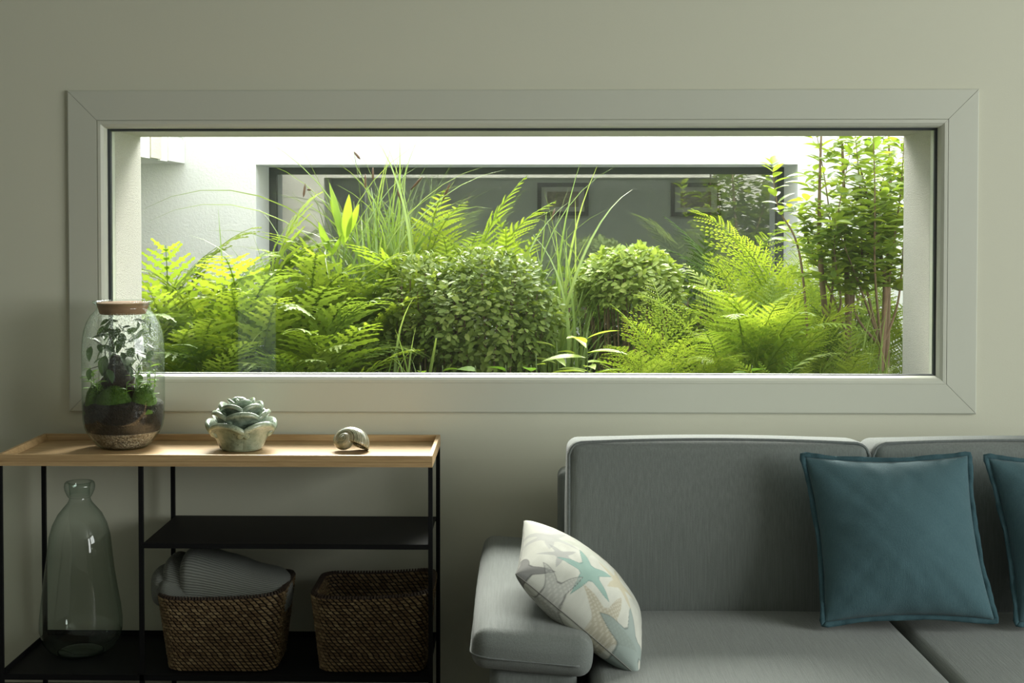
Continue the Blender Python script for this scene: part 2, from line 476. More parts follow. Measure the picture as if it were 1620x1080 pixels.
# ------------------------------------------------------------------ console table
TF, TB = -.42, -.06                 # front and back leg lines
XL, XM, XR = -1.442, -1.049, -.247
TZ = .757                           # tray floor
SZ = .163                           # bottom shelf
tab = thing('console_table', 'black metal console with oak tray top left of the sofa', 'table', ((XL+XR)/2, (TF+TB)/2, 0))
LW = .006
tray = MB()
x0, x1, y0, y1, zb, zt = XL-.006, XR+.006, TF-.008, TB+.02, .744, .776
tray.box(x0, x1, y0, y1, zb, TZ)
tray_o = tray.build('tray_top', MAT['wood'], tab)
def rim(ax):
    m = MB()
    t = .011; s = .006                # wall thickness at the top, splay of the inner face
    if ax == 'f': P = [(x0,y0),(x1,y0),(x1-t,y0+t),(x0+t,y0+t)]
    if ax == 'b': P = [(x1,y1),(x0,y1),(x0+t,y1-t),(x1-t,y1-t)]
    if ax == 'l': P = [(x0,y1),(x0,y0),(x0+t,y0+t),(x0+t,y1-t)]
    if ax == 'r': P = [(x1,y0),(x1,y1),(x1-t,y1-t),(x1-t,y0+t)]
    cx, cy = (x0+x1)/2, (y0+y1)/2
    Q = []
    for i, p in enumerate(P):
        if i >= 2:
            Q.append((p[0] + (s if p[0] < cx else -s), p[1] + (s if p[1] < cy else -s)))
        else: Q.append(p)
    m.add([(p[0], p[1], TZ+.0002) for p in Q] + [(p[0], p[1], zt) for p in P],
          [(0,3,2,1),(4,5,6,7),(0,1,5,4),(1,2,6,5),(2,3,7,6),(3,0,4,7)])
    o = m.build('tray_rim', MAT['wood'], tray_o); mod(o, 'BEVEL', width=.0012, segments=2)
for a in 'fblr': rim(a)
for x in (XL, XM, XR):
    for y in (TF, TB):
        MB().box(x-LW, x+LW, y-LW, y+LW, 0, zb).build('leg', MAT['black_metal'], tab)
# shelves: folded sheet metal
zs = .530
m = MB().box(XM+LW, XR-LW, TF-LW, TB+LW, zs-.0035, zs); m.box(XM+LW, XR-LW, TF-LW, TF-LW+.003, zs-.014, zs-.0035); m.box(XM+LW, XR-LW, TB+LW-.003, TB+LW, zs-.014, zs-.0035)
m.build('middle_shelf', MAT['black_metal'], tab)
bs = MB().box(XL+LW, XR-LW, TF-LW, TB+LW, SZ-.004, SZ).build('bottom_shelf', MAT['black_metal'], tab)
for b in ((XL+LW, XR-LW, TB+LW-.003, TB+LW, SZ, SZ+.016), (XL+LW, XR-LW, TF-LW, TF-LW+.003, SZ-.016, SZ-.004),
          (XL+LW, XL+LW+.003, TF+LW, TB-LW, SZ, SZ+.014), (XR-LW-.003, XR-LW, TF+LW, TB-LW, SZ, SZ+.014)):
    MB().box(*b).build('shelf_edge', MAT['black_metal'], bs)

# ------------------------------------------------------------------ glass bottle
bc = W(128, 1048, -.235); bc.z = SZ + .0005
s = .00183
bot = thing('glass_bottle', 'large empty green-tinted glass bottle on the bottom shelf of the console', 'bottle', bc)
prof = [(0,0.010),(.020,.008),(.040,.003),(.052,0),(.070,.004),(.090,.018),(.106,.040),(.1155,.075),(.116,.105),(.112,.150),(.1055,.200),(.0995,.255),
        (.094,.305),(.0885,.358),(.079,.392),(.063,.424),(.047,.444),(.037,.456),(.0315,.466),(.030,.474)]
wob = lambda a, z: .022*math.sin(2*a+1+z*9) + .014*math.sin(3*a+z*14) + .004*math.sin(7*a+z*40)
b_o = MB().lathe([(r_, z*.962) for r_, z in prof], bc, 64, wob).build('bottle_body', MAT['bottle'], bot, True)
lip = [(.028,.474),(.031,.476),(.034,.482),(.0395,.496),(.041,.508),(.0395,.518),(.036,.522),(.031,.521),(.029,.515),(.0275,.500),(.0265,.480)]
MB().lathe([(r_*1.07, z*.962) for r_, z in lip], bc, 48).build('lip', MAT['bottle'], bot, True)
base = [(0,.014),(.03,.012),(.048,.007),(.060,.005),(.066,.009),(.06,.013),(.045,.018),(.02,.022),(0,.023)]
MB().lathe(base, bc, 48).build('thick_base', MAT['bottle'], bot, True)

# ------------------------------------------------------------------ terrarium
jc = W(196, 709, -.185); jc.z = TZ + .0005
ter = thing('terrarium', 'corked glass jar terrarium with moss and plants on the oak console', 'terrarium', jc)
J = [(0,.004),(.050,.003),(.058,0),(.066,.002),(.078,.012),(.092,.028),(.104,.045),(.112,.062),(.1165,.085),(.118,.12),(.1185,.20),(.1185,.28),
     (.117,.315),(.1125,.345),(.104,.370),(.092,.390),(.080,.401),(.0755,.408),(.075,.414),(.079,.420),(.0855,.424),(.087,.427),(.0865,.4295),(.083,.430),(.0785,.426),(.074,.418)]
MB().lathe(J, jc, 72).build('glass_jar', MAT['jar'], ter, True)
ck = MB().lathe([(0,.392),(.064,.392),(.066,.394),(.0745,.419),(.0755,.424),(.0745,.4255),(0,.4258)], jc, 48).build('cork_stopper', MAT['cork'], ter, True)
mod(ck, 'EDGE_SPLIT', split_angle=R(40))
def inner(pairs): return [(r_-.004, z) for r_, z in pairs]
def m_gravel():
    t = NT('pale_gravel'); v = t.coord('Object')
    vo = t.n('TexVoronoi', {'Vector': v, 'Scale': 170.0})
    c = t.ramp(vo.outputs['Color'], [(.1, (.16,.12,.08)), (.5, (.38,.31,.22)), (.9, (.60,.53,.41))])
    h = t.math('SUBTRACT', 1.0, vo.outputs['Distance'])
    return t.done(t.principled(Base_Color=c, Roughness=.8, Normal=t.bump(h, 1.0, .006)))
MAT['gravel'] = m_gravel()
gw = lambda a, z: 0
gtop = [(.106,.050),(.06,.055),(0,.056)]
g_o = MB().lathe([(0,.0065),(.05,.006),(.062,.005),(.074,.016),(.088,.032),(.1,.046)] + gtop, jc, 64).build('gravel_layer', MAT['gravel'], ter, True)
g_o['kind'] = 'stuff'
soil_prof = [(.1005,.047),(.108,.063),(.1125,.085),(.1142,.110),(.1145,.128),(.112,.136),(.09,.142),(.05,.150),(0,.152)]
s_o = MB().lathe(soil_prof, jc, 64, lambda a, z: (.0 if z < .13 else -.01-.02*abs(math.sin(3*a)))).build('soil_layer', MAT['soil'], ter, True)
# moss mounds: small blades all over lumpy mounds
def m_moss():
    t = NT('green_moss'); g = t.n('NewGeometry')
    c = t.ramp(g.outputs['Random Per Island'], [(0, (.035,.075,.010)), (.5, (.075,.15,.016)), (1, (.13,.22,.025))])
    return t.done(t.principled(Base_Color=c, Roughness=.9))
MAT['moss'] = m_moss()
def mound(c, rx, ry, rz, n):
    m = MB()
    m.lathe([(1,-.3),(1,0),(.92,.35),(.75,.62),(.5,.85),(.2,.98),(0,1.0)], (0,0,0), 20, lambda a, z: .08*math.sin(3*a+z*4))
    m.v = [(c[0]+p[0]*rx, c[1]+p[1]*ry, c[2]+p[2]*rz) for p in m.v]
    for i in range(n):
        a = rng.uniform(0, 6.283); z = rng.uniform(0, 1); q = math.sqrt(1-z*z)
        nrm = Vector((q*math.cos(a), q*math.sin(a), z)); p = Vector((c[0]+nrm.x*rx, c[1]+nrm.y*ry, c[2]+nrm.z*rz))
        t1 = nrm.cross(Vector((0.2,0.1,1))).normalized() * .0014
        tip = p + (nrm + Vector((rng.uniform(-.6,.6), rng.uniform(-.6,.6), rng.uniform(0,.6)))).normalized() * rng.uniform(.004, .009)
        m.add([p-t1, p+t1, tip], [(0,1,2)])
    o = m.build('moss_mound', MAT['moss'], ter, True); o['kind'] = 'stuff'
mound(jc + Vector((-.012,-.066,.128)), .056, .038, .056, 1100)
mound(jc + Vector((.068,-.035,.125)), .038, .044, .060, 700)
mound(jc + Vector((-.066,-.045,.125)), .036, .036, .066, 600)
mound(jc + Vector((-.075,-.010,.125)), .030, .040, .040, 500)
mound(jc + Vector((.01,.055,.125)), .06, .035, .04, 500)
# bark stump
bark = m_stucco('dark_bark', (.016,.009,.006), (.055,.030,.017), 110, 1.0, .01)
pts = []; rad = []
for i in range(13):
    u = i/12
    pts.append(jc + Vector((-.012+.03*u*u-.03*u, -.002+.012*math.sin(u*5), .125 + .145*u))); rad.append(.056*(1-u)**.8 + .013 + .006*math.sin(i*2.3))
m = MB().tube(pts, rad, 14); m.v = [(p[0]+rng.uniform(-.003,.003), p[1]+rng.uniform(-.003,.003), p[2]) for p in m.v]
wo = m.build('wood_stump', bark, ter, True)
m = MB().tube([jc+Vector((.0,-.005,.20)), jc+Vector((.022,-.02,.17)), jc+Vector((.03,-.03,.135))], [.012,.018,.022], 10); m.build('root', bark, wo, True)
for (a, b, c) in [((-.014,0,.262),(-.045,-.01,.292),(-.082,-.02,.318)), ((-.012,0,.262),(.02,-.02,.250),(.052,-.028,.215)), ((-.012,0,.25),(.03,0,.285),(.078,-.01,.270)),
                  ((-.02,0,.255),(-.03,.0,.30),(-.045,.0,.345)), ((-.02,0,.25),(-.05,-.01,.245),(-.095,-.02,.232))]:
    MB().tube([jc+Vector(a), jc+Vector(b), jc+Vector(c)], [.0028,.0018,.0009], 6).build('twig', bark, wo, True)

def leaf_mesh(name, mat, L=1.0, wd=.4, fold=.12, droop=.15, n=5, peak=.42):
    """ovate leaf along +X, face up +Z, base at the origin"""
    m = MB(); mid = []; le = []; ri = []
    for i in range(n+1):
        u = i/n
        w_ = wd/2 * (math.sin(math.pi * u**(math.log(.5)/math.log(peak))))**.85 if 0 < u < 1 else 0
        z = -droop*u*u
        mid.append((u*L, 0, z*L)); le.append((u*L, w_*L, (z+fold*w_*2)*L)); ri.append((u*L, -w_*L, (z+fold*w_*2)*L))
    v = mid + le[1:-1] + ri[1:-1]; k = n+1; f = []
    for i in range(n):
        la = i if i == 0 else k+i-1; lb = n if i == n-1 else k+i
        f.append(tuple(dict.fromkeys((i, i+1, lb, la if i else 0)))) if i else f.append((0, 1, lb))
        ra = k+(n-1)+i-1; rb = k+(n-1)+i
        if i == 0: f.append((0, rb, 1))
        elif i == n-1: f.append((i, ra, n))
        else: f.append((i, ra, rb, i+1))
    # fix last left face
    f = [tuple(dict.fromkeys(q)) for q in f]; f = [q for q in f if len(q) > 2]
    m.add(v, f)
    return m.mesh(name, mat, True)

def m_leaf(name, stops, trans=.35, rough=.45, spec=.4, islands=True, tcol=None):
    """leaf blade: diffuse and gloss in front, light shining through from behind"""
    t = NT(name)
    oi = t.n('ObjectInfo'); g = t.n('NewGeometry')
    f = t.math('ADD', t.math('MULTIPLY', oi.outputs['Random'], .55), t.math('MULTIPLY', g.outputs['Random Per Island'], .45)) if islands else oi.outputs['Random']
    c = t.ramp(f, stops)
    p = t.principled(Base_Color=c, Roughness=rough); p.inputs['Specular IOR Level'].default_value = spec
    tc = t.mix(1.0, c, tcol or (1.25, 1.2, .55), 'MULTIPLY')
    tr = t.n('BsdfTranslucent', {'Color': tc})
    mx = t.n('MixShader', {0: trans}); t.t.links.new(p.outputs[0], mx.inputs[1]); t.t.links.new(tr.outputs[0], mx.inputs[2])
    return t.done(mx)
MAT['fig'] = m_leaf('dark_fig_leaf', [(0,(.020,.048,.014)),(.5,(.04,.085,.02)),(1,(.075,.14,.03))], .25)
MAT['fresh'] = m_leaf('fresh_leaf', [(0,(.10,.22,.03)),(.5,(.17,.32,.05)),(1,(.28,.42,.08))], .35)
lf = leaf_mesh('leaf', MAT['fig'], 1, .55, .1, .25); lf2 = leaf_mesh('leaf', MAT['fresh'], 1, .36, .1, .35)
def look(p, d, roll=0, sc=1.0, up=Vector((0,0,1))):
    """matrix: +X along d, +Z as near up as possible, scaled"""
    x = Vector(d).normalized(); y = up.cross(x)
    if y.length < 1e-4: y = Vector((0,1,0)).cross(x)
    y.normalize(); z = x.cross(y)
    Mx = Matrix((x, y, z)).transposed().to_4x4()
    return Matrix.Translation(p) @ Mx @ Matrix.Rotation(roll, 4, 'X') @ Matrix.Scale(sc, 4)
plant = MB().tube([jc+Vector((-.03,-.03,.15)), jc+Vector((-.04,-.035,.22)), jc+Vector((-.045,-.03,.30)), jc+Vector((-.02,-.02,.35))], [.002,.002,.0015,.001], 6).build('climbing_stem', MAT['fig'], ter, True)
for (dx, dy, dz, ax, az, sc) in [(-.045,-.03,.30,-.6,-.8,.055), (-.05,-.035,.26,.4,-1,.060), (-.04,-.04,.275,-.2,-1,.062), (-.055,-.03,.30,.8,-.2,.050), (-.03,-.03,.33,-.9,.1,.055),
                        (-.02,-.02,.34,.7,.2,.055), (-.03,-.05,.235,.4,-.6,.045), (.0,-.03,.27,.7,-.7,.060), (.02,-.03,.25,.6,-.9,.055), (-.06,-.02,.31,-.7,.5,.045), (-.085,-.03,.30,-.2,-1,.045),
                        (-.09,-.03,.235,0,-1,.035), (-.01,-.04,.30,.5,.4,.05), (.03,0,.30,.8,-.2,.05), (-.05,0,.34,.3,.9,.05), (.01,.02,.33,.5,.5,.05), (.05,-.02,.32,.3,.8,.045)]:
    inst('leaf', lf, plant, look(jc + Vector((dx, dy, dz)), (ax, -.35, az), rng.uniform(-.6,.6), sc))
for k in range(26):
    a = rng.uniform(0, 6.283); q = .095*math.sqrt(rng.random())
    inst('leaf', lf, plant, look(jc + Vector((q*math.cos(a)*.8-.012, q*math.sin(a)*.8, rng.uniform(.245,.36))), (rng.uniform(-1,1)*.7, rng.uniform(-.8,.3), rng.uniform(-1,.3)), rng.uniform(-.7,.7), rng.uniform(.028,.048)))
for k in range(46):
    a = rng.uniform(.1, 3.04); q = .10*math.sqrt(rng.random())
    inst('leaf', lf, plant, look(jc + Vector((q*math.cos(a)*.85, q*math.sin(a)*.85, rng.uniform(.17,.375))), (rng.uniform(-1,1), rng.uniform(-.6,.2), rng.uniform(-1,.5)), rng.uniform(-.7,.7), rng.uniform(.024,.042)))
for q, (bx_, by_, tz, nl) in enumerate([(-.07,-.055,.22,7), (-.055,-.07,.205,6), (.03,-.075,.20,6), (.092,.0,.235,7), (-.095,0,.24,6),(.055,-.05,.235,7), (.078,-.03,.215,7), (.09,-.045,.20,5), (.045,-.03,.245,6), (-.085,-.03,.23,5), (.07,.03,.26,6)]):
    st = MB().tube([jc+Vector((bx_*.9,by_,.135)), jc+Vector((bx_,by_,(.135+tz)/2)), jc+Vector((bx_*1.03,by_,tz))], [.0015,.0013,.0008], 6).build('fern_stem', MAT['fresh'], ter, True)
    for k in range(nl):
        a = 2.4*k+q; u = .35 + .65*k/nl
        inst('leaf', lf2, st, look(jc+Vector((bx_*(.95+.08*u), by_, .135+(tz-.135)*u)), (math.cos(a)*.8, math.sin(a)*.5-.2, .35), rng.uniform(-.5,.5), rng.uniform(.020,.034)))
# film of condensation droplets on the inside of the upper glass
def m_drops():
    t = NT('condensation'); v = t.coord('Object')
    a = t.n('TexVoronoi', {'Vector': v, 'Scale': 260.0}); b = t.n('TexVoronoi', {'Vector': v, 'Scale': 130.0})
    k = t.math('MAXIMUM', t.math('LESS_THAN', a.outputs['Distance'], .30), t.math('LESS_THAN', b.outputs['Distance'], .26))
    sep = t.n('SeparateXYZ', {'Vector': t.n('TexCoord').outputs['Object']})
    up = t.n('MapRange', {'Value': sep.outputs['Z'], 'From Min': .20, 'From Max': .33, 'To Min': .0, 'To Max': .85})
    cl = t.ramp(t.noise(v, 14, 3), [(.35,(.15,.15,.15)), (.62,(1,1,1))])
    fac = t.math('MULTIPLY', t.math('MULTIPLY', k, up.outputs[0]), cl)
    fac = t.math('ADD', fac, t.math('MULTIPLY', up.outputs[0], .10))
    d = t.n('BsdfTranslucent', {'Color': (.80,.86,.80)}); d2 = t.n('BsdfDiffuse', {'Color': (.70,.76,.70)}); tr = t.n('BsdfTransparent')
    m0 = t.n('MixShader', {0: .45}); t.t.links.new(d.outputs[0], m0.inputs[1]); t.t.links.new(d2.outputs[0], m0.inputs[2])
    m1 = t.n('MixShader', {0: t.math('MULTIPLY', fac, .9)}); t.t.links.new(tr.outputs[0], m1.inputs[1]); t.t.links.new(m0.outputs[0], m1.inputs[2])
    return t.done(m1)
cd = MB().lathe([(.1155,.17),(.1160,.20),(.1160,.28),(.1145,.313),(.110,.343),(.1015,.368),(.0895,.388),(.080,.397)], jc, 64).build('condensation', m_drops(), ter, True)
cd['kind'] = 'stuff'

# ------------------------------------------------------------------ ceramic rose
rc = W(382, 708, -.215); rc.z = TZ + .0008
def m_glaze():
    t = NT('celadon_crackle_glaze'); v = t.coord('Object')
    n1 = t.noise(v, 26, 6, .7); n2 = t.noise(v, 120, 3, .7)
    c = t.ramp(n1, [(.30, (.085,.115,.085)), (.5, (.22,.28,.215)), (.72, (.36,.42,.34))])
    sp = t.ramp(n2, [(.30, (.10,.10,.085)), (.40, (1,1,1))])
    c = t.mix(.75, c, sp, 'MULTIPLY')
    ge = t.n('NewGeometry')
    pt = t.ramp(ge.outputs['Pointiness'], [(.50, (1,1,1)), (.60, (1.7,1.65,1.55))])
    c = t.mix(1.0, c, pt, 'MULTIPLY')
    p = t.principled(Base_Color=c, Roughness=.22, Normal=t.bump(n2, .15, .002))
    p.inputs['Coat Weight'].default_value = .5; p.inputs['Coat Roughness'].default_value = .12
    return t.done(p)
MAT['glaze'] = m_glaze()
ros = thing('ceramic_rose', 'glazed grey-green ceramic rose ornament on the oak tray', 'ornament', rc)
bowl = MB().lathe([(0,.001),(.052,0),(.058,.003),(.062,.018),(.067,.040),(.068,.055),(.062,.070),(.05,.085),(0,.09)], rc, 48).build('bowl_base', MAT['glaze'], ros, True)
def petal(phi, dphi, r0, r1, z0, z1, flare, thick=.009, tip=.34, lean=0, curl=.007):
    P = []
    NU, NV = 17, 12
    for i in range(NU):
        u = -1 + 2*i/(NU-1); row = []
        for j in range(NV):
            v = j/(NV-1)
            top = z0 + (z1-z0)*(1 - tip*abs(u)**2.4)
            a = phi + dphi*u*(1-.10*v)
            r_ = r0 + (r1-r0)*v**1.15 + flare*max(0, v-.62)**2/.1444
            z = z0 + (top-z0)*v - curl*max(0, v-.86)/.14*(1 if flare > 0 else 0)
            r_ *= 1 - .20*abs(u)**5
            row.append((rc.x + r_*math.cos(a), rc.y + r_*math.sin(a), rc.z + z))
        P.append(row)
    o = MB().grid(P).build('petal', MAT['glaze'], ros, True)
    mod(o, 'SOLIDIFY', thickness=thick, offset=-1); mod(o, 'SUBSURF', levels=1, render_levels=1)
    return o
FRONT = -math.pi/2 - math.atan2(rc.x, rc.y-CAM_Y)*0 + .26
for k in range(5): petal(FRONT + R(36+72*k), R(47), .062, .097, .003, .082, .010, .017, .50, curl=.006)
for k in range(5): petal(FRONT + R(72*k), R(50), .056, .082, .036, .114, .006, .015, .42, curl=.006)
for k in range(5): petal(FRONT + R(36+72*k), R(50), .038, .062, .055, .136, .006, .013, .42, curl=.006)
for k in range(4): petal(FRONT + R(10+90*k), R(60), .016, .036, .08, .150, .006, .008, .34, curl=.006)
for k in range(3): petal(FRONT + R(50+120*k), R(70), .006, .015, .09, .149, .003, .005, .22, curl=.002)

# ------------------------------------------------------------------ sea shell
sc_ = W(556, 710, -.235); sc_.z = TZ
def m_shell():
    t = NT('polished_turban_shell'); v = t.coord('UV')
    sep = t.n('SeparateXYZ', {'Vector': v})
    wv = t.n('TexWave', {'Vector': t.coord('UV', (9, 2.6, 1)), 'Scale': 1.0, 'Distortion': 5.0, 'Detail': 3.0, 'Detail Scale': 1.6})
    c = t.ramp(wv.outputs['Fac'], [(.1,(.12,.11,.07)), (.35,(.33,.31,.21)), (.6,(.66,.60,.45)), (.85,(.24,.25,.18))])
    blot = t.ramp(t.noise(t.coord('Object'), 60, 4), [(.42,(1,1,1)), (.62,(.55,.62,.55))])
    c = t.mix(1.0, c, blot, 'MULTIPLY')
    p = t.principled(Base_Color=c, Roughness=.25)
    p.inputs['Coat Weight'].default_value = .6; p.inputs['Coat Roughness'].default_value = .1
    return t.done(p)
TURN = 3.6; NS, NA = 150, 28
kk = math.log(2.35)/(2*math.pi)
S = []
for i in range(NS):
    th = (i/(NS-1)-1) * TURN*2*math.pi          # ends at 0
    g = math.exp(kk*th); row = []
    for j in range(NA+1):
        a = 2*math.pi*j/NA
        rr = g*(.47 + .55*math.cos(a)); zz = g*(-.74 + .62*math.sin(a))
        row.append((rr*math.cos(th), rr*math.sin(th), -zz))
    S.append(row)
arr = np.array(S).reshape(-1, 3)
# the axis runs from the apex (towards the viewer, to the left) back to the base
zc = Vector((.58, .72, -.22)).normalized(); yc = Vector((.30, -.10, -.95)); yc = (yc - zc*yc.dot(zc)).normalized(); xc = yc.cross(zc)
arr = arr @ np.array([list(xc), list(yc), list(zc)])
ca_, sa_ = math.cos(R(33)), math.sin(R(33))
arr = np.stack([arr[:,0]*ca_ + arr[:,2]*sa_, arr[:,1], -arr[:,0]*sa_ + arr[:,2]*ca_], 1)
arr = arr - (arr.max(0)+arr.min(0))/2
arr *= .104/(arr[:,0].max()-arr[:,0].min()); arr[:,2] *= .068/(arr[:,2].max()-arr[:,2].min())
arr[:,2] -= arr[:,2].min()
she = thing('sea_shell', 'small striped turban sea shell on the oak tray beside the ceramic rose', 'shell', sc_)
m = MB(); n2 = NA+1
f = [(i*n2+j, (i+1)*n2+j, (i+1)*n2+j+1, i*n2+j+1) for i in range(NS-1) for j in range(NA)]
m.add([(p[0]+sc_.x, p[1]+sc_.y, p[2]+sc_.z) for p in arr], f)
so = m.build('shell_whorl', m_shell(), she, True)
uv = so.data.uv_layers.new(name='uv')
co = np.array([[ (l % n2)/NA, (l//n2)/(NS-1)*TURN ] for l in [so.data.loops[q].vertex_index for q in range(len(so.data.loops))]]).ravel()
uv.data.foreach_set('uv', co)
mod(so, 'SOLIDIFY', thickness=.0012, offset=-1)
# ------------------------------------------------------------------ wicker baskets
def m_wicker():
    t = NT('woven_wicker'); g = t.n('NewGeometry')
    c = t.ramp(g.outputs['Random Per Island'], [(0,(.16,.098,.045)), (.45,(.28,.185,.090)), (.8,(.38,.265,.135)), (1,(.50,.37,.20))])
    n = t.noise(t.coord('Object', (1,1,6)), 160, 3)
    c = t.mix(.35, c, t.mix(n, (.05,.028,.014), (.24,.16,.08)))
    return t.done(t.principled(Base_Color=c, Roughness=.55, Normal=t.bump(n, .3, .002)))
MAT['wicker'] = m_wicker()
MAT['wicker_dark'] = plain('dark_wicker_core', (.014,.008,.007), .8, var=.2, scale=60)
def rr_ring(hx, hy, r, n):
    """n points and outward normals evenly round a rounded rectangle"""
    P = []
    for (cx, cy, a0) in ((hx-r, -hy+r, -90), (hx-r, hy-r, 0), (-hx+r, hy-r, 90), (-hx+r, -hy+r, 180)):
        for k in range(9):
            a = R(a0 + 90*k/8); P.append((cx + r*math.cos(a), cy + r*math.sin(a), math.cos(a), math.sin(a)))
    P = np.array(P + [P[0]]); d = np.hypot(*np.diff(P[:, :2], axis=0).T); s_ = np.concatenate([[0], np.cumsum(d)])
    q = np.linspace(0, s_[-1], n, endpoint=False)
    return np.stack([np.interp(q, s_, P[:, i]) for i in range(4)], 1)
def basket(label, c, wb, db, wt, dt, H, sag=.008, twist=0.0):
    t = thing('wicker_basket', label, 'basket', c, 'wicker baskets on the bottom shelf')
    rows = 23; N = 66
    def dims(u):
        return (wb+(wt-wb)*u)/2, (db+(dt-db)*u)/2, .045 + .012*u
    def zz(u, x, y, hx): return H*u - sag*u*u*(1-(x/hx)**2) + .006*u*(x/hx)
    # core wall with thickness
    m = MB(); ringv = []
    for (off, us) in ((0, np.linspace(.0, 1, 12)), (-.011, np.linspace(1, .03, 12))):
        for u in us:
            hx, hy, r = dims(u); Q = rr_ring(hx+off, hy+off, max(.01, r+off), N)
            ringv.append([(c.x+p[0], c.y+p[1], c.z + zz(u, p[0], p[1], hx)) for p in Q])
    P = ringv
    n = len(P); v = [q for r_ in P for q in r_]
    f = [(i*N+k, i*N+(k+1) % N, (i+1)*N+(k+1) % N, (i+1)*N+k) for i in range(n-1) for k in range(N)]
    f.append(tuple(range(N-1, -1, -1))); f.append(tuple((n-1)*N+k for k in range(N)))
    m.add(v, f); m.build('basket_wall', MAT['wicker_dark'], t, True)
    # stitches of the weave, outside and inside
    wv = MB()
    for side in (1, -1):
        for i in range(rows):
            u = (i+.5)/rows; hx, hy, r = dims(u); h = H/rows*.40
            off = .0008 if side > 0 else -.0118
            Q = rr_ring(hx+off, hy+off, max(.01, r+off), N*4)
            for k in range(N):
                j0 = (4*k + 2*(i % 2) + i//5) % (4*N)
                a = Q[j0]; b = Q[(j0+3) % (4*N)]
                hh = h * rng.uniform(.85, 1.08); sl = .0035*(1 if side > 0 else -1)
                nx, ny = (a[2]+b[2])/2*side, (a[3]+b[3])/2*side
                za = c.z + zz(u, a[0], a[1], hx); zb_ = c.z + zz(u, b[0], b[1], hx)
                tx, ty = b[0]-a[0], b[1]-a[1]; L = math.hypot(tx, ty) or 1; tx /= L; ty /= L
                e = .0025
                ba = [(c.x+a[0]-tx*sl, c.y+a[1]-ty*sl, za+hh), (c.x+b[0]-tx*sl, c.y+b[1]-ty*sl, zb_+hh),
                      (c.x+b[0]+tx*sl, c.y+b[1]+ty*sl, zb_-hh), (c.x+a[0]+tx*sl, c.y+a[1]+ty*sl, za-hh)]
                cen = [sum(p[q] for p in ba)/4 for q in range(3)]
                bu = rng.uniform(.0032, .0046)
                tp = [tuple(cen[q] + (p[q]-cen[q])*.66 + (nx, ny, 0)[q]*bu for q in range(3)) for p in ba]
                fs = [(4,5,6,7),(0,1,5,4),(1,2,6,5),(2,3,7,6),(3,0,4,7)]
                if side > 0: fs = [tuple(reversed(q)) for q in fs]
                wv.add(ba+tp, fs)
    o = wv.build('weave', MAT['wicker'], t); o['kind'] = 'stuff'
    # wrapped rim
    rm = MB(); hx, hy, r = dims(1); Q = rr_ring(hx-.005, hy-.005, r, N*2)
    for k in range(N*2):
        p = Q[k]; z = c.z + zz(1, p[0], p[1], hx)
        tx, ty = -p[3], p[2]
        ring = []
        for q in range(7):
            a = 2*math.pi*q/6
            ring.append((c.x+p[0]+p[2]*.009*math.cos(a), c.y+p[1]+p[3]*.009*math.cos(a), z + .0075*math.sin(a)))
        g = .0021
        v = [(q[0]-tx*g, q[1]-ty*g, q[2]) for q in ring[:6]] + [(q[0]+tx*g+tx*.001, q[1]+ty*g+ty*.001, q[2]) for q in ring[:6]]
        rm.add(v, [(i, (i+1) % 6, 6+(i+1) % 6, 6+i) for i in range(6)] + [tuple(range(5,-1,-1)), tuple(range(6,12))])
    o = rm.build('rim', MAT['wicker_dark'] if False else m_rim, t); o['kind'] = 'stuff'
    return t
m_rim = plain('dark_rim_wrap', (.050,.030,.020), .6, var=.4, scale=120)
BY = -.275
B1 = W(362, 1060, BY); B1.z = SZ + .001
B2 = W(594, 1060, BY); B2.z = SZ + .001
basket('woven wicker basket holding a grey folded blanket under the console', B1, .300, .232, .352, .292, .217)
basket('empty woven wicker basket under the console, nearest the sofa', B2, .292, .232, .338, .292, .222)

# ------------------------------------------------------------------ knitted blanket
def m_knit():
    t = NT('grey_knit'); 
    v = t.coord('UV')
    w1 = t.n('TexWave', {'Vector': v, 'Scale': 8.0, 'Distortion': .6, 'Detail': 1.0}, bands_direction='Y')
    w2 = t.n('TexWave', {'Vector': v, 'Scale': 18.0, 'Distortion': .4}, bands_direction='X')
    h = t.math('ADD', w1.outputs['Fac'], t.math('MULTIPLY', w2.outputs['Fac'], .6))
    c = t.ramp(t.math('MULTIPLY', h, .625), [(.1,(.14,.148,.134)), (.9,(.41,.425,.385))])
    p = t.principled(Base_Color=c, Roughness=1.0, Normal=t.bump(h, .7, .004)); p.inputs['Sheen Weight'].default_value = .3
    p.inputs['Specular IOR Level'].default_value = .1
    return t.done(p)
MAT['knit'] = m_knit()
bl_o = Vector((B1.x, B1.y, B1.z + .10))
bla = thing('knitted_blanket', 'grey knitted blanket folded into the wicker basket', 'blanket', bl_o)
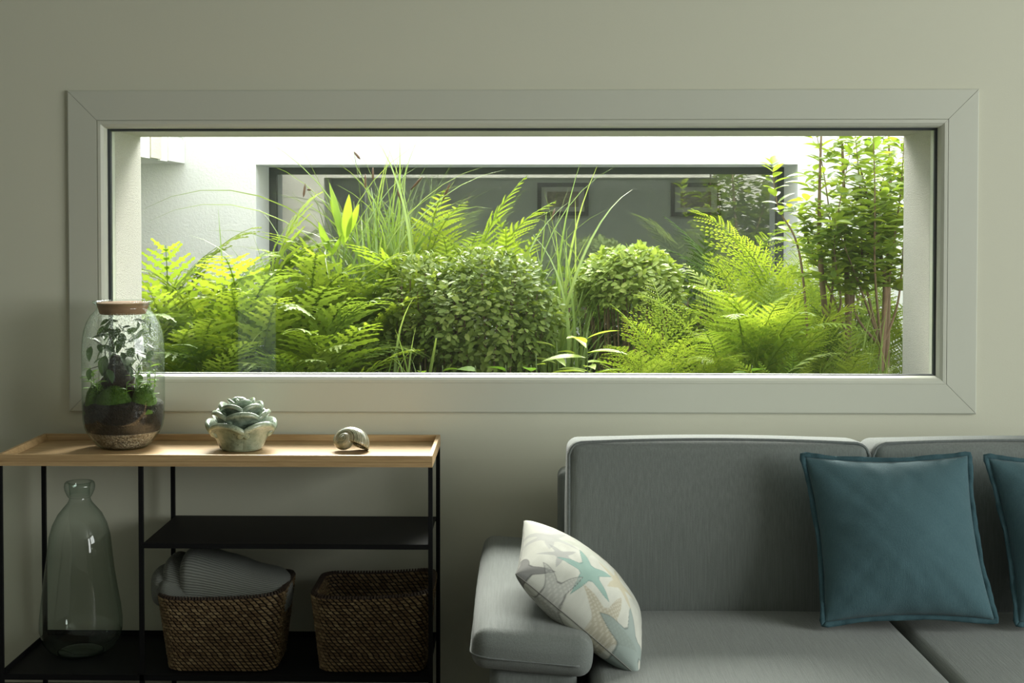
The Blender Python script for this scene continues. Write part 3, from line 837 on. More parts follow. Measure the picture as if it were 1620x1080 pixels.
def roll(name, parent, xa, xb, ca, cb, ra, rb, end_round, seed, tail=.35):
    """soft roll lying along X: sections (y, z) centre and (ry, rz) radii blend from a to b"""
    NX, NA_ = 46, 48; P = []; rr_ = random.Random(seed); ph = [rr_.uniform(0, 6) for _ in range(4)]
    for i in range(NX):
        u = i/(NX-1); x = xa + (xb-xa)*u
        e = 1.0
        d = (x-xa)/end_round
        if d < 1: e = math.sqrt(max(0.0004, 1-(1-d)**2))
        d = (xb-x)/.05
        if d < 1: e = min(e, math.sqrt(max(.0004, 1-(1-d)**2)))
        us = u*u*(3-2*u)
        cy = ca[0]+(cb[0]-ca[0])*us; cz = ca[1]+(cb[1]-ca[1])*us
        ry = (ra[0]+(rb[0]-ra[0])*us)*e; rz = (ra[1]+(rb[1]-ra[1])*us)*(.25+.75*e if e < 1 else 1)
        row = []
        for k in range(NA_+1):
            a = 2*math.pi*k/NA_
            w_ = 1 + .020*math.sin(3*a+ph[0]+2*u) + .02*math.sin(2*a+ph[1]+5*u) + .012*math.sin(7*u*3+ph[2]+a)
            cs, sn = math.cos(a), math.sin(a)
            q = (abs(cs)**2.6 + abs(sn)**2.6)**(-1/2.6)
            row.append((x, cy + ry*cs*q*w_, cz + rz*sn*q*w_))
        P.append(row)
    o = MB().grid(P).build(name, MAT['knit'], parent, True)
    n = NA_+1; uv = o.data.uv_layers.new(name='uv')
    uv.data.foreach_set('uv', np.array([[(l//n)/(NX-1)*3.0, (l % n)/NA_*3.4] for l in [q.vertex_index for q in o.data.loops]]).ravel())
    return o
by = B1.y; zr = B1.z + .217
X = lambda px: W(px, 900, by).x
roll('blanket_fold', bla, X(287), X(462), (by+.008, zr+.004), (by+.004, zr-.028), (.124, .102), (.116, .062), .040, 3)
roll('blanket_fold', bla, X(259), X(390), (by+.008, zr+.004), (by+.0, zr-.05), (.112, .082), (.10, .05), .045, 5)
roll('blanket_fold', bla, X(242), X(370), (by+.004, zr+.000), (by+.0, zr-.045), (.100, .054), (.09, .04), .040, 8)
roll('blanket_fold', bla, X(262), X(360), (by-.075, zr-.000), (by-.06, zr-.04), (.045, .034), (.05, .03), .035, 9)

# ------------------------------------------------------------------ sofa
SX0 = -.085
MOD = .955                        # joint between the two seats
SEAT = .392
sof = thing('sofa', 'grey fabric two-seat sofa below the picture window', 'sofa', (.9, -.70, 0))
def put(mb, loc, rot=(0,0,0)):
    return xform(mb, Matrix.Translation(loc) @ Euler([R(a) for a in rot]).to_matrix().to_4x4())
SXR = 1.95
# frame and back panel
fr = put(rbox((SXR-SX0-.02, .98, .235), .03, 6), ((SX0+SXR)/2, -.72, .175)).build('sofa_base', MAT['sofa_v'], sof, True)
put(rbox((SXR-.11, .10, .58), .025, 6), ((SXR+.11)/2, -.175, .41)).build('back_panel', MAT['sofa_v'], sof, True)
for x in (SX0+.10, SXR-.1):
    for y in (-.28, -1.12):
        MB().lathe([(0,0),(.017,0),(.022,.06),(0,.06)], (x, y, 0), 16).build('foot', MAT['black_metal'], sof, True)
# back cushions, leaning; their front faces show a welt along the top and the sides
def back_cushion(x0, x1):
    w_ = x1-x0; H = .468; D = .195
    M = Matrix.Translation(((x0+x1)/2, -.455, SEAT-.036)) @ Matrix.Rotation(R(-4.5), 4, 'X')
    b = rbox((w_, D, H), .030, 18, (.008, .022, .012))
    b.v = [(p[0], p[1], p[2]+H/2) for p in b.v]
    o = xform(b, M).build('back_cushion', MAT['sofa_v'], sof, True)
    # welt: runs up both sides and over the top of the front face
    r = .030; pts = []; hx = w_/2-.004; zt_ = H-.004; y = -D/2+.010
    pts += [(-hx-.003, y, z) for z in np.linspace(.02, zt_-r, 14)]
    pts += [(-hx+r-r*math.cos(a), y, zt_-r+r*math.sin(a)) for a in np.linspace(.15, math.pi/2-.15, 6)]
    pts += [(x, y, zt_+.0105*(1-(x/hx)**2)) for x in np.linspace(-hx+r, hx-r, 16)]
    pts += [(hx-r+r*math.sin(a), y, zt_-r+r*math.cos(a)) for a in np.linspace(.15, math.pi/2-.15, 6)]
    pts += [(hx+.003, y, z) for z in np.linspace(zt_-r, .02, 14)]
    p2 = [M @ Vector(p) for p in pts]
    MB().tube(p2, .0042, 8).build('welt', MAT['piping'], o, True)
XB0 = .130
back_cushion(XB0, MOD-.020); back_cushion(MOD-.012, MOD-.012+.83)
# seat cushions
def seat_cushion(x0, x1):
    D = .82; H = .17
    b = put(rbox((x1-x0, D, H), .028, 18, (.004, .01, .012)), ((x0+x1)/2, -.53-D/2+.10, SEAT-H/2-.006), (-1.0, 0, 0))
    b.build('seat_cushion', MAT['sofa_h'], sof, True)
seat_cushion(.165, MOD+.018); seat_cushion(MOD+.022, MOD+.022+.80)
# arm: upright panel with a wide soft pad, tilted up outwards
put(rbox((.20, .90, .36), .03, 8), (SX0+.115, -.66, .225)).build('arm_panel', MAT['sofa_v'], sof, True)
b = rbox((.275, 1.00, .092), .034, 16, (.006, .010, .012))
pad = put(b, (.028, -.638, .443), (0, 5.0, 0)).build('arm_pad', MAT['sofa_h'], sof, True)
M = Matrix.Translation((.028, -.638, .443)) @ Matrix.Rotation(R(5), 4, 'Y')
pts = [(-.1405, y, -.012) for y in np.linspace(.45, -.46, 12)]
pts += [(-.1405+.040*(1-math.cos(a)), -.466-.040*math.sin(a), -.012) for a in np.linspace(.2, 1.4, 5)]
pts += [(x, -.5085, -.012) for x in np.linspace(-.095, .095, 6)]
pts += [(.1405-.040*(1-math.cos(a)), -.466-.040*math.sin(a), -.012) for a in np.linspace(1.4, .2, 5)]
MB().tube([M @ Vector(p) for p in pts[:-4]], .0020, 6).build('arm_seam', MAT['piping'], pad, True)
put(rbox((.20, .90, .36), .03, 8), (SXR-.05, -.70, .235)).build('arm_panel', MAT['sofa_v'], sof, True)

# ------------------------------------------------------------------ cushions
def fbm(x, y, s):
    v = 0
    for k, (fx, fy, a) in enumerate(((3.1,2.3,1), (6.3,5.1,.5), (11.,13.,.28), (21.,19.,.15))):
        v = v + a*np.sin(fx*x + 1.7*s + k) * np.cos(fy*y + .9*s*k + 2*k)
    return v
def pillow_grid(TL, TR, BR, BL, nrm, t_f, t_b, n, pull=.05, wr=.004, seed=1, pw=.42, skew=0):
    """front (n+1)^2 and back grids between four corners; nrm = front normal"""
    u = np.linspace(-1, 1, n+1); U, V = np.meshgrid(u, u, indexing='ij')
    # denser towards the edges
    U = np.sin(U*math.pi/2)*.35 + U*.65; V = np.sin(V*math.pi/2)*.35 + V*.65
    Us = U*(1-pull*(1-V**2)); Vs = V*(1-pull*(1-U**2))
    a = ((Us+1)/2)[..., None]; b = ((Vs+1)/2)[..., None]
    TL, TR, BR, BL = [np.array(q) for q in (TL, TR, BR, BL)]
    base = TL*(1-a)*b + TR*a*b + BR*a*(1-b) + BL*(1-a)*(1-b)
    th = (np.clip(1-U**2, 0, 1)*np.clip(1-V**2, 0, 1))**pw * (1 + skew*V)
    edge = np.clip(1-th, 0, 1)
    # creases running in from the seams
    cre = np.sin(17*np.arctan2(V, U) + 2*seed)*edge*th*1.4
    w_ = (fbm(U*1.3, V*1.2, seed)*.5 + cre*.35) * wr * (th > 0.001)
    N = np.array(nrm.normalized())
    return base + N*((t_f*th + w_)[..., None]), base - N*((t_b*th + w_*.5)[..., None]), U, V
def grid_faces(n, off=0, flip=False):
    f = []
    for i in range(n):
        for j in range(n):
            q = (off+i*(n+1)+j, off+(i+1)*(n+1)+j, off+(i+1)*(n+1)+j+1, off+i*(n+1)+j+1)
            f.append(tuple(reversed(q)) if flip else q)
    return f
def pillow(name, label, corners, nrm, t_f, t_b, mat, flange=0, fmat=None, n=56, colour=None, group=None, **kw):
    TL, TR, BR, BL = corners
    base = (Vector(BL)+Vector(BR))/2
    t = thing(name, label, 'cushion', base, group)
    Fr, Bk, U, V = pillow_grid(TL, TR, BR, BL, nrm, t_f, t_b, n, **kw)
    m = MB(); m.add(Fr.reshape(-1,3).tolist(), grid_faces(n)); m.add(Bk.reshape(-1,3).tolist(), grid_faces(n, 0, True))
    o = m.build('cushion_cover', mat, t, True)
    if colour is not None:
        att = o.data.color_attributes.new('print', 'FLOAT_COLOR', 'POINT')
        cc = np.concatenate([colour(U, V).reshape(-1,3), colour(U, -2-V).reshape(-1,3)])
        att.data.foreach_set('color', np.concatenate([cc, np.ones((len(cc),1))], 1).ravel())
    bm = bmesh.new(); bm.from_mesh(o.data); bmesh.ops.remove_doubles(bm, verts=bm.verts, dist=1e-5)
    bmesh.ops.recalc_face_normals(bm, faces=bm.faces); bm.to_mesh(o.data); bm.free()
    # edge line for flange or piping
    E = [Fr[i,0] for i in range(n)] + [Fr[n,j] for j in range(n)] + [Fr[n-i,n] for i in range(n)] + [Fr[0,n-j] for j in range(n)]
    E = [Vector(e) for e in E]
    return t, o, E, (U, V)
# teal cushions with a flat flange
def teal(label, TLp, TRp, BRp, BLp, yt, yb, seed):
    cs = [W(*TLp, yt), W(*TRp, yt), W(*BRp, yb), W(*BLp, yb)]
    nrm = (cs[1]-cs[0]).cross(cs[3]-cs[0]); 
    if nrm.y > 0: nrm = -nrm
    t, o, E, _ = pillow('throw_cushion', label, cs, nrm, .088, .070, MAT['teal'], seed=seed, pull=.075, wr=.006, pw=.58, group='teal throw cushions')
    cen = sum(cs, Vector())/4; nn = nrm.normalized(); m = MB(); P = [[], [], []]
    k = len(E)
    for i, e in enumerate(E):
        d = e-cen; d -= nn*d.dot(nn)
        tg = E[(i+1) % k]-E[i-1]; out = tg.cross(nn).normalized()
        if out.dot(d) < 0: out = -out
        wv = .0018*math.sin(i*.55+seed) + .001*math.sin(i*1.37)
        P[0].append(e - out*.003); P[1].append(e + out*.005 + nn*wv); P[2].append(e + out*(.0115 + .0012*math.sin(i*.31)) + nn*wv*1.8)
    for r_ in P: r_.append(r_[0])
    fo = m.grid(P).build('flange', MAT['teal_edge'], t, True)
    mod(fo, 'SOLIDIFY', thickness=.003, offset=0)
    return t
teal('square teal linen cushion in full view on the sofa', (1272, 722), (1531, 720), (1574, 981), (1304, 985), -.625, -.765, 1)
teal('teal linen cushion cut off by the right edge of the picture', (1562, 724), (1828, 728), (1872, 982), (1611, 985), -.63, -.765, 2)

# pale cushion printed with starfish
A = W(816, 908, -1.05); B = W(829, 824, -.64); C = W(1010, 1071, -1.09); 
Dp = Vector((C.x+.035, -.66, C.z+.012))
def star_paint(U, V):
    """print on the cover: linen ground with starfish of several colours"""
    col = np.ones(U.shape+(3,)) * np.array([.60, .60, .545])
    g = fbm(U*9, V*2, 4)[..., None]; col = col * (1 + .03*g)
    def put_star(cx, cy, r, rot, c, alpha, outline=None, dots=None, arm=.34, fat=1.0):
        dx, dy = U-cx, V-cy; rr = np.hypot(dx, dy); th = np.arctan2(dy, dx)-rot
        k = np.abs(((th/(2*math.pi/5)) + .5) % 1 - .5)*2           # 0 on an arm, 1 between
        prof = arm + (1-arm)*np.clip(1-k*1.25/fat, 0, 1)**1.9
        lim = r*prof
        ins = np.clip((lim-rr)/.02+.5, 0, 1)[..., None]
        a = ins*alpha
        cc = np.array(c)[None, None, :]*np.ones_like(col)
        if dots is not None:
            dt = (np.sin(dx*95+dy*30)*np.sin(dy*95-dx*30) > .25)[..., None]
            cc = np.where(dt, np.array(dots), cc)
        col[:] = col*(1-a) + cc*a
        if outline is not None:
            e = np.clip(1-np.abs(lim-rr)/.018, 0, 1)[..., None]*.85*np.clip((r*1.1-rr)*50, 0, 1)[..., None]
            col[:] = col*(1-e) + np.array(outline)*e
    put_star(-.55, .75, .46, .3, (.47,.50,.50), .45)               # faded blue
    put_star(-.30, .15, .50, .9, (.50,.53,.45), .50)               # pale green
    put_star(-.80, .05, .40, 1.0, (.36,.36,.38), .45)              # violet grey
    put_star(.20, .55, .5, .1, (.53,.50,.40), .45)                 # sand
    put_star(.60, .70, .45, .9, (.47,.50,.50), .45)
    put_star(.28, -.10, .40, .5, (.54,.48,.33), .70)               # ochre
    put_star(.75, .10, .38, .2, (.52,.53,.48), .45)
    put_star(-.62, -.42, .30, 2.2, (.30,.30,.32), .55)
    put_star(-.20, -.46, .46, .75, (.24,.40,.36), .85, (.15,.27,.25))   # turquoise
    put_star(.30, -.95, .56, .2, (.40,.35,.25), .70, None, (.53,.49,.39))   # speckled brown
    put_star(.72, -.88, .56, .62, (.27,.34,.33), .80, (.12,.16,.155))  # dusky blue
    put_star(-.97, -.95, .40, .4, (.19,.185,.19), .80, (.09,.09,.09))  # dark grey at the corner
    put_star(-.46, -1.04, .46, 1.1, (.36,.36,.345), .55, (.09,.09,.09), (.50,.50,.475))   # line drawn
    return np.clip(col, 0, 1)
t = NT('starfish_print_linen')
ca_ = t.n('VertexColor', layer_name='print')
fine = t.noise(t.coord('Object'), 700, 2)
c_ = t.mix(.10, ca_.outputs['Color'], t.mix(fine, (.45,.45,.42), (1,1,.95)), 'MULTIPLY')
p_ = t.principled(Base_Color=c_, Roughness=.9, Normal=t.bump(fine, .25, .002)); p_.inputs['Specular IOR Level'].default_value = .2
MAT['print'] = t.done(p_)
nrm = (C-A).cross(B-A)
if nrm.z < 0: nrm = -nrm
# corners in order TL, TR, BR, BL of (u along the slope, v from near to far)
NP = 190
t, o, E, _ = pillow('throw_cushion', 'pale cushion printed with starfish leaning on the sofa arm', [B, Dp, C, A], nrm, .098, .066, MAT['print'], n=NP, colour=star_paint, seed=5, pull=.045, wr=.003, pw=.45)
MB().tube(E, .0013, 6, closed=True).build('seam', plain('seam_thread', (.22,.22,.20), .9), t, True)
# ------------------------------------------------------------------ plants of the courtyard
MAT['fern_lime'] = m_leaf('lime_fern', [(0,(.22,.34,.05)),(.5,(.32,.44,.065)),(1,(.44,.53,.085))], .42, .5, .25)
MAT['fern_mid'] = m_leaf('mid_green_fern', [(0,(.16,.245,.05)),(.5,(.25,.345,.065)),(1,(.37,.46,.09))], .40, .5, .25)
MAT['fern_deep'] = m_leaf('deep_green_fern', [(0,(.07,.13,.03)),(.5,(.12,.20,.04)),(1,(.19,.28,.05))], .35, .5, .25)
MAT['blade'] = m_leaf('sedge_blade', [(0,(.16,.27,.06)),(.5,(.26,.38,.11)),(.85,(.38,.48,.19)),(1,(.46,.44,.20))], .30, .35, .5)
MAT['seed'] = plain('brown_sedge_spike', (.10,.055,.028), .8, var=.3, scale=90)
MAT['bush'] = m_leaf('small_shrub_leaf', [(0,(.13,.20,.05)),(.5,(.24,.32,.085)),(1,(.40,.46,.14))], .28, .5, .2)
MAT['bush_pale'] = m_leaf('pale_shrub_leaf', [(0,(.20,.30,.06)),(.5,(.33,.43,.11)),(1,(.48,.55,.18))], .30, .5, .2)
MAT['privet'] = m_leaf('tall_shrub_leaf', [(0,(.09,.15,.04)),(.45,(.17,.26,.055)),(.8,(.29,.39,.07)),(1,(.41,.51,.09))], .48, .45, .25)
MAT['twig'] = plain('brown_twig', (.20,.14,.09), .85, var=.3, scale=40)
MAT['stalk'] = plain('green_stalk', (.13,.19,.05), .6, var=.2, scale=20)
MAT['strap'] = m_leaf('strap_leaf', [(0,(.22,.36,.05)),(1,(.34,.48,.07))], .35, .5, .2)
MAT['broad'] = m_leaf('pale_lance_leaf', [(0,(.30,.45,.06)),(.5,(.42,.56,.10)),(1,(.55,.66,.18))], .40, .4, .4)

def arc(n, e0, bend, pw=1.4):
    """curve in XZ of unit arc length: starts at elevation e0, bends down by bend"""
    P = [Vector((0,0,0))]; T = []
    for i in range(n):
        t = (i+.5)/n; e = e0 - bend*t**pw
        P.append(P[-1] + Vector((math.cos(e), 0, math.sin(e)))/n); T.append(e)
    T.append(e0-bend)
    return P, T
def frond_mesh(name, mat, kind, seed, e0, bend):
    """fern frond of unit length; base at the origin, arching in the XZ plane"""
    r_ = random.Random(seed); n = 40
    P, T = arc(n, e0, bend)
    m = MB(); m.tube(P[::2], [.0065*(1-.8*i/20) for i in range(21)], 4)
    def at(t):
        f = t*n; i = min(int(f), n-1); q = f-i
        return P[i].lerp(P[i+1], q), T[i]*(1-q)+T[i+1]*q
    if kind == 'ostrich': start, npair, Lm, ang, wd, lob = .10, 32, .155, 72, .020, 9
    elif kind == 'royal': start, npair, Lm, ang, wd, lob = .24, 19, .21, 62, .036, 8
    elif kind == 'sensitive': start, npair, Lm, ang, wd, lob = .50, 10, .180, 58, .031, 7
    for k in range(npair):
        t = start + (1-start)*(k+.3)/npair
        u = (t-start)/(1-start)
        if kind == 'ostrich': L = Lm*(.30+1.5*u)*min(1, (1-u)*2.6+.03) if u < .55 else Lm*min(1.1, (1-u)*2.2+.05)
        elif kind == 'royal': L = Lm*min(1, .65+u)*min(1, (1-u)*1.7+.08)
        else: L = Lm*(1-u)**.75*1.0 + .06
        p, e = at(t)
        tan = Vector((math.cos(e),0,math.sin(e))); nor = Vector((-math.sin(e),0,math.cos(e)))
        for sgn in (-1, 1):
            a = R(ang*(1-.35*u) + r_.uniform(-5, 5))
            lift = r_.uniform(-.10, .14)
            d = (tan*math.cos(a) + Vector((0,sgn,0))*math.sin(a) + nor*lift).normalized()
            ac = (nor.cross(d)).normalized()         # across the pinna
            Ls = L*r_.uniform(.9, 1.06); droop = r_.uniform(.10, .30)
            w0 = wd*(Ls/Lm)**.5 * (1 if kind != 'sensitive' else 1)
            mids = []
            for j in range(lob+1):
                v = j/lob
                mids.append(p + d*(Ls*v) - nor*(droop*Ls*v*v) + tan*(.10*Ls*v*v))
            vs = list(mids); fs = []
            for j in range(lob):
                v = (j+.5)/lob
                if kind == 'ostrich': w = w0*(1-v**2.2)*.5+.0015; tip, sh = .70, .30
                elif kind == 'royal': w = w0*(1-.75*v**2)*.5+.002; tip, sh = .62, .22
                else: w = w0*(1-v**1.8)**.8*.5*(1.35 if j % 2 == 0 else .60)+.003; tip, sh = .62, .0
                fw = d*(Ls/lob)
                for s2 in (-1, 1):
                    if kind == 'sensitive':
                        nw = w0*(1-((j+1)/lob)**1.8)**.8*.5
                        b0 = len(vs); vs += [mids[j]+ac*s2*w*.72, mids[j]+fw*.62+ac*s2*w*1.12 - nor*w*.15, mids[j+1]+ac*s2*max(.002, nw*.55)]
                        q = (j, b0, b0+1, b0+2, j+1)
                    elif kind == 'royal':
                        b0 = len(vs); vs += [mids[j]+fw*.42+ac*s2*w*.55, mids[j]+fw*.95+ac*s2*w - nor*w*.2, mids[j]+fw*.92+ac*s2*w*.40]
                        q = (j, b0, b0+1, b0+2)
                    else:
                        b0 = len(vs); vs += [mids[j]+fw*sh+ac*s2*w, mids[j]+fw*(sh+.5)+ac*s2*w*.96 - nor*w*.1, mids[j+1]+ac*s2*w*.12]
                        q = (j, b0, b0+1, b0+2, j+1)
                    fs.append(q if s2*1 > 0 else tuple(reversed(q)))
            m.add(vs, fs)
    me = m.mesh(name, mat)
    me['tip'] = list(P[-1]); 
    return me
FR = {}
for mk in ('fern_lime', 'fern_mid', 'fern_deep'):
    for kind in ('ostrich', 'royal', 'sensitive'):
        FR[mk, kind] = [frond_mesh('frond', MAT[mk], kind, 10*i+3, R(e0), R(bd)) for i, (e0, bd) in enumerate(((80, 75), (68, 95), (60, 60), (85, 120)))]
def chord(me, base, tip, up=Vector((0,0,1)), twist=0.0, wide=1.0):
    """matrix carrying the unit mesh (curve in its XZ plane) so that it runs from base to tip"""
    l = Vector(me['tip']); d = tip-base; s_ = d.length/l.length
    x = d.normalized(); y = up.cross(x)
    if y.length < .05: y = Vector((-.4, 1, 0)).cross(x)
    y.normalize(); z = x.cross(y)
    Wm = Matrix((x, y, z)).transposed()
    lx = l.normalized(); ly = Vector((0,1,0)); lz = lx.cross(ly)
    Lm = Matrix((lx, ly, lz)).transposed()
    Rm = Wm @ Matrix.Rotation(twist, 3, 'X') @ Lm.transposed()
    return Matrix.Translation(base) @ Rm.to_4x4() @ Matrix.Diagonal((s_, s_*wide, s_, 1))
def fern(label, base, tips, mk, kind, group, extra=0, er=.4, eh=(.15,.45), front=True, seed=0, mk2=None, cat='fern'):
    """crown of fronds rising from one base; tips = world points, extra = more around"""
    r_ = random.Random(seed+17)
    t = thing('fern', label, cat, base, group)
    tips = list(tips)
    for k in range(extra):
        a = 2*math.pi*(k+r_.random()*.7)/extra
        q = er*r_.uniform(.7, 1.1)
        p = Vector((base.x+q*math.cos(a), base.y+q*math.sin(a)*.8, base.z + r_.uniform(*eh)))
        p.y = min(max(p.y, .47), FY-.08); p.x = max(-2.2, min(2.05, p.x)); 
        tips.append(p)
    for i, p in enumerate(tips):
        m_ = mk if (mk2 is None or i % 3) else mk2
        me = r_.choice(FR[m_, kind])
        b = base + Vector((r_.uniform(-.03,.03), r_.uniform(-.03,.03), 0))
        inst('frond', me, t, chord(me, b, Vector(p), twist=r_.uniform(-.35,.35), wide=r_.uniform(.9,1.15)))
    return t
def soil(px, y): 
    p = W(px, 560, y); return Vector((p.x, y, SOIL+.01))
def T(*l): return [W(*q) for q in l]

# ---- sensitive ferns at the left
SG = 'broad-fronded ferns at the left of the bed'
fern('pale fern against the left window reveal, topmost left', soil(262, .95), T((262,388,.95),(205,420,.85),(318,415,.95),(232,452,.70),(330,470,.75),(250,500,.62),(300,520,.6),(215,520,.7)), 'fern_mid', 'sensitive', SG, 16, .42, (.25,.5), seed=1, mk2='fern_lime')
fern('yellowish broad fern in front of the white wall', soil(392, 1.0), T((352,405,.8),(450,425,.75),(440,470,.62),(365,455,.65),(420,400,1.1),(470,490,.62),(345,530,.6)), 'fern_mid', 'sensitive', SG, 16, .42, (.3,.55), seed=2, mk2='fern_lime')
fern('broad fern standing low behind the terrarium jar', soil(320, .72), T((290,545,.52),(340,505,.58),(395,540,.55),(260,560,.52),(350,570,.5)), 'fern_mid', 'sensitive', SG, 18, .33, (.2,.42), seed=3, mk2='fern_deep')
fern('broad fern spreading low left of the small-leaved shrub', soil(500, .85), T((585,512,.58),(560,470,.7),(520,455,.75),(470,520,.55),(545,545,.55),(605,470,.75),(440,560,.52)), 'fern_mid', 'sensitive', SG, 16, .40, (.25,.5), seed=4, mk2='fern_lime')
fern('dark broad fern at the sill in the left third', soil(455, .62), T((420,560,.5),(500,570,.5),(385,575,.5),(540,580,.5)), 'fern_mid', 'sensitive', SG, 17, .28, (.25,.38), seed=5, mk2='fern_deep')
fern('broad fern rising before the far window edge', soil(470, 1.25), T((492,312,1.3),(440,372,1.15),(530,380,1.1),(415,395,1.2),(500,400,.95),(560,420,1.0)), 'fern_mid', 'sensitive', SG, 16, .40, (.5,.75), seed=6, mk2='fern_lime')
fern('broad fern deep in the bed at the left corner', soil(330, 1.5), T((285,425,1.4),(345,390,1.5),(400,360,1.55),(300,470,1.2)), 'fern_mid', 'sensitive', SG, 15, .40, (.4,.6), seed=7)
fern('broad fern between the grass and the shrub', soil(600, 1.15), T((570,390,1.1),(640,400,1.1),(610,440,.95),(650,470,.9),(560,440,.95)), 'fern_mid', 'sensitive', SG, 15, .36, (.4,.6), seed=8, mk2='fern_lime')
# ---- upright ferns in the middle
MG = 'upright feathery ferns behind the rounded shrubs'
fern('tall yellow-green fern standing above the rounded shrubs', soil(800, 1.45), T((834,278,1.4),(880,318,1.35),(782,335,1.4),(800,360,1.2),(858,360,1.2)), 'fern_lime', 'ostrich', MG, 4, .35, (.45,.7), seed=11)
fern('feathery fern with pale tips amid the tall grass', soil(715, 1.5), T((703,300,1.5),(740,318,1.4),(672,352,1.4),(760,365,1.3),(700,370,1.2)), 'fern_mid', 'ostrich', MG, 4, .35, (.45,.7), seed=12, mk2='fern_lime')
fern('feathery fern half hidden by arching grass', soil(640, 1.75), T((610,330,1.7),(652,345,1.6),(590,370,1.6),(690,385,1.5)), 'fern_mid', 'ostrich', MG, 4, .35, (.45,.65), seed=13)
# fern with young strap-like fronds
yt = thing('fern', 'young fern with upright curling strap leaves in the tall grass', 'fern', soil(545, 1.3))
strap = leaf_mesh('frond', MAT['strap'], 1, .22, .25, -.25, 8, .45)
for (bx_, by_, tx, ty) in [(545,392,543,288),(546,385,560,306),(548,375,575,322),(544,372,531,315),(528,402,512,372),(524,405,548,372),(523,402,502,352)]:
    a = W(bx_, by_, 1.1); b = W(tx, ty, 1.08)
    inst('frond', strap, yt, look(a, b-a, rng.uniform(1.1,1.9), (b-a).length))
MB().tube([soil(545,1.3), W(540,470,1.2), W(545,372,1.1)], [.004,.003,.002], 6).build('stalk', MAT['stalk'], yt, True)
MB().tube([soil(530,1.25), W(522,480,1.2), W(524,402,1.1)], [.004,.003,.002], 6).build('stalk', MAT['stalk'], yt, True)

# ---- ferns at the right
RG = 'feathery ferns at the right of the bed'
fern('large bright shuttlecock fern at the right of the bed', soil(1185, .95), T((1080,415,1.1),(1075,452,.8),(1120,460,.72),(1290,442,.8),(1280,452,1.1),(1325,462,.85),(1385,465,.8),(1370,525,.58),(1290,500,.58),(1170,440,1.3),(1225,430,1.3),(1245,470,.62),(1110,520,.58),(1160,505,.55),(1335,512,.6),(1060,480,.9)), 'fern_lime', 'ostrich', RG, 8, .40, (.3,.55), seed=21)
fern('yellow-green fern low before the pale rounded shrub', soil(1060, .8), T((965,480,.75),(985,500,.65),(1000,465,.85),(1045,470,.8),(1030,440,.95),(960,545,.55),(1090,530,.55),(1125,575,.5)), 'fern_lime', 'royal', RG, 6, .34, (.25,.45), seed=22)
fern('tall lacy fern before the right end of the far window', soil(1215, 1.3), T((1093,330,1.15),(1160,395,1.2),(1135,362,1.1),(1232,360,1.3),(1205,420,1.2),(1120,398,1.1)), 'fern_lime', 'royal', RG, 4, .36, (.45,.7), seed=23)
fern('lacy fern against the white wall by the tall shrub', soil(1285, 1.45), T((1235,362,1.4),(1250,395,1.35),(1240,410,1.3),(1320,405,1.5),(1275,385,1.5)), 'fern_lime', 'royal', RG, 4, .32, (.45,.6), seed=24)
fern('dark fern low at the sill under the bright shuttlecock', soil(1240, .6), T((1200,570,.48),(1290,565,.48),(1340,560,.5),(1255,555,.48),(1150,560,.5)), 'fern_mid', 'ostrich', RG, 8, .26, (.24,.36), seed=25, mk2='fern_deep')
fern('fern at the lower right beside the reveal', soil(1345, .7), T((1395,520,.6),(1380,560,.5),(1320,560,.5),(1350,500,.7)), 'fern_mid', 'ostrich', RG, 6, .28, (.25,.4), seed=26)
fern('fern low at the sill right of centre', soil(1000, .6), T((940,570,.5),(1010,548,.5),(1060,560,.5),(975,575,.48)), 'fern_mid', 'royal', RG, 6, .26, (.24,.36), seed=27, mk2='fern_lime')
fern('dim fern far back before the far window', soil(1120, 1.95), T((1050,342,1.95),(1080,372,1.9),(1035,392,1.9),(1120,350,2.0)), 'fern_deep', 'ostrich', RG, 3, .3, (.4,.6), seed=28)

# ---- shaded ferns along the foot of the far wall
for k, (px, y, lab) in enumerate([(520,1.95,'shaded fern at the foot of the far wall, leftmost of its row'), (690,2.0,'shaded fern at the foot of the far wall behind the arching sedge'), (850,1.95,'shaded fern at the foot of the far wall behind the tall yellow-green fern'),
                            (970,1.75,'shaded fern behind the pale domed shrub'), (1060,1.6,'shaded fern between the pale domed shrub and the shuttlecock'), (1300,1.85,'shaded fern at the foot of the wall behind the tall shrub'), (1400,1.7,'shaded fern in the right corner behind the tall shrub')]):
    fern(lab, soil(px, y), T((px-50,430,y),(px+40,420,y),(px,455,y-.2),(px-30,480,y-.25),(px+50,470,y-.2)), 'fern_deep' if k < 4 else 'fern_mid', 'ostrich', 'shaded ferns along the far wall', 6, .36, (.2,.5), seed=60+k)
fern('fern spreading among the tall shrub stems', soil(1330, 1.0), T((1280,480,.9),(1340,455,.95),(1375,490,.85),(1310,520,.75),(1390,540,.7)), 'fern_mid', 'ostrich', RG, 8, .32, (.2,.45), seed=29, mk2='fern_deep')
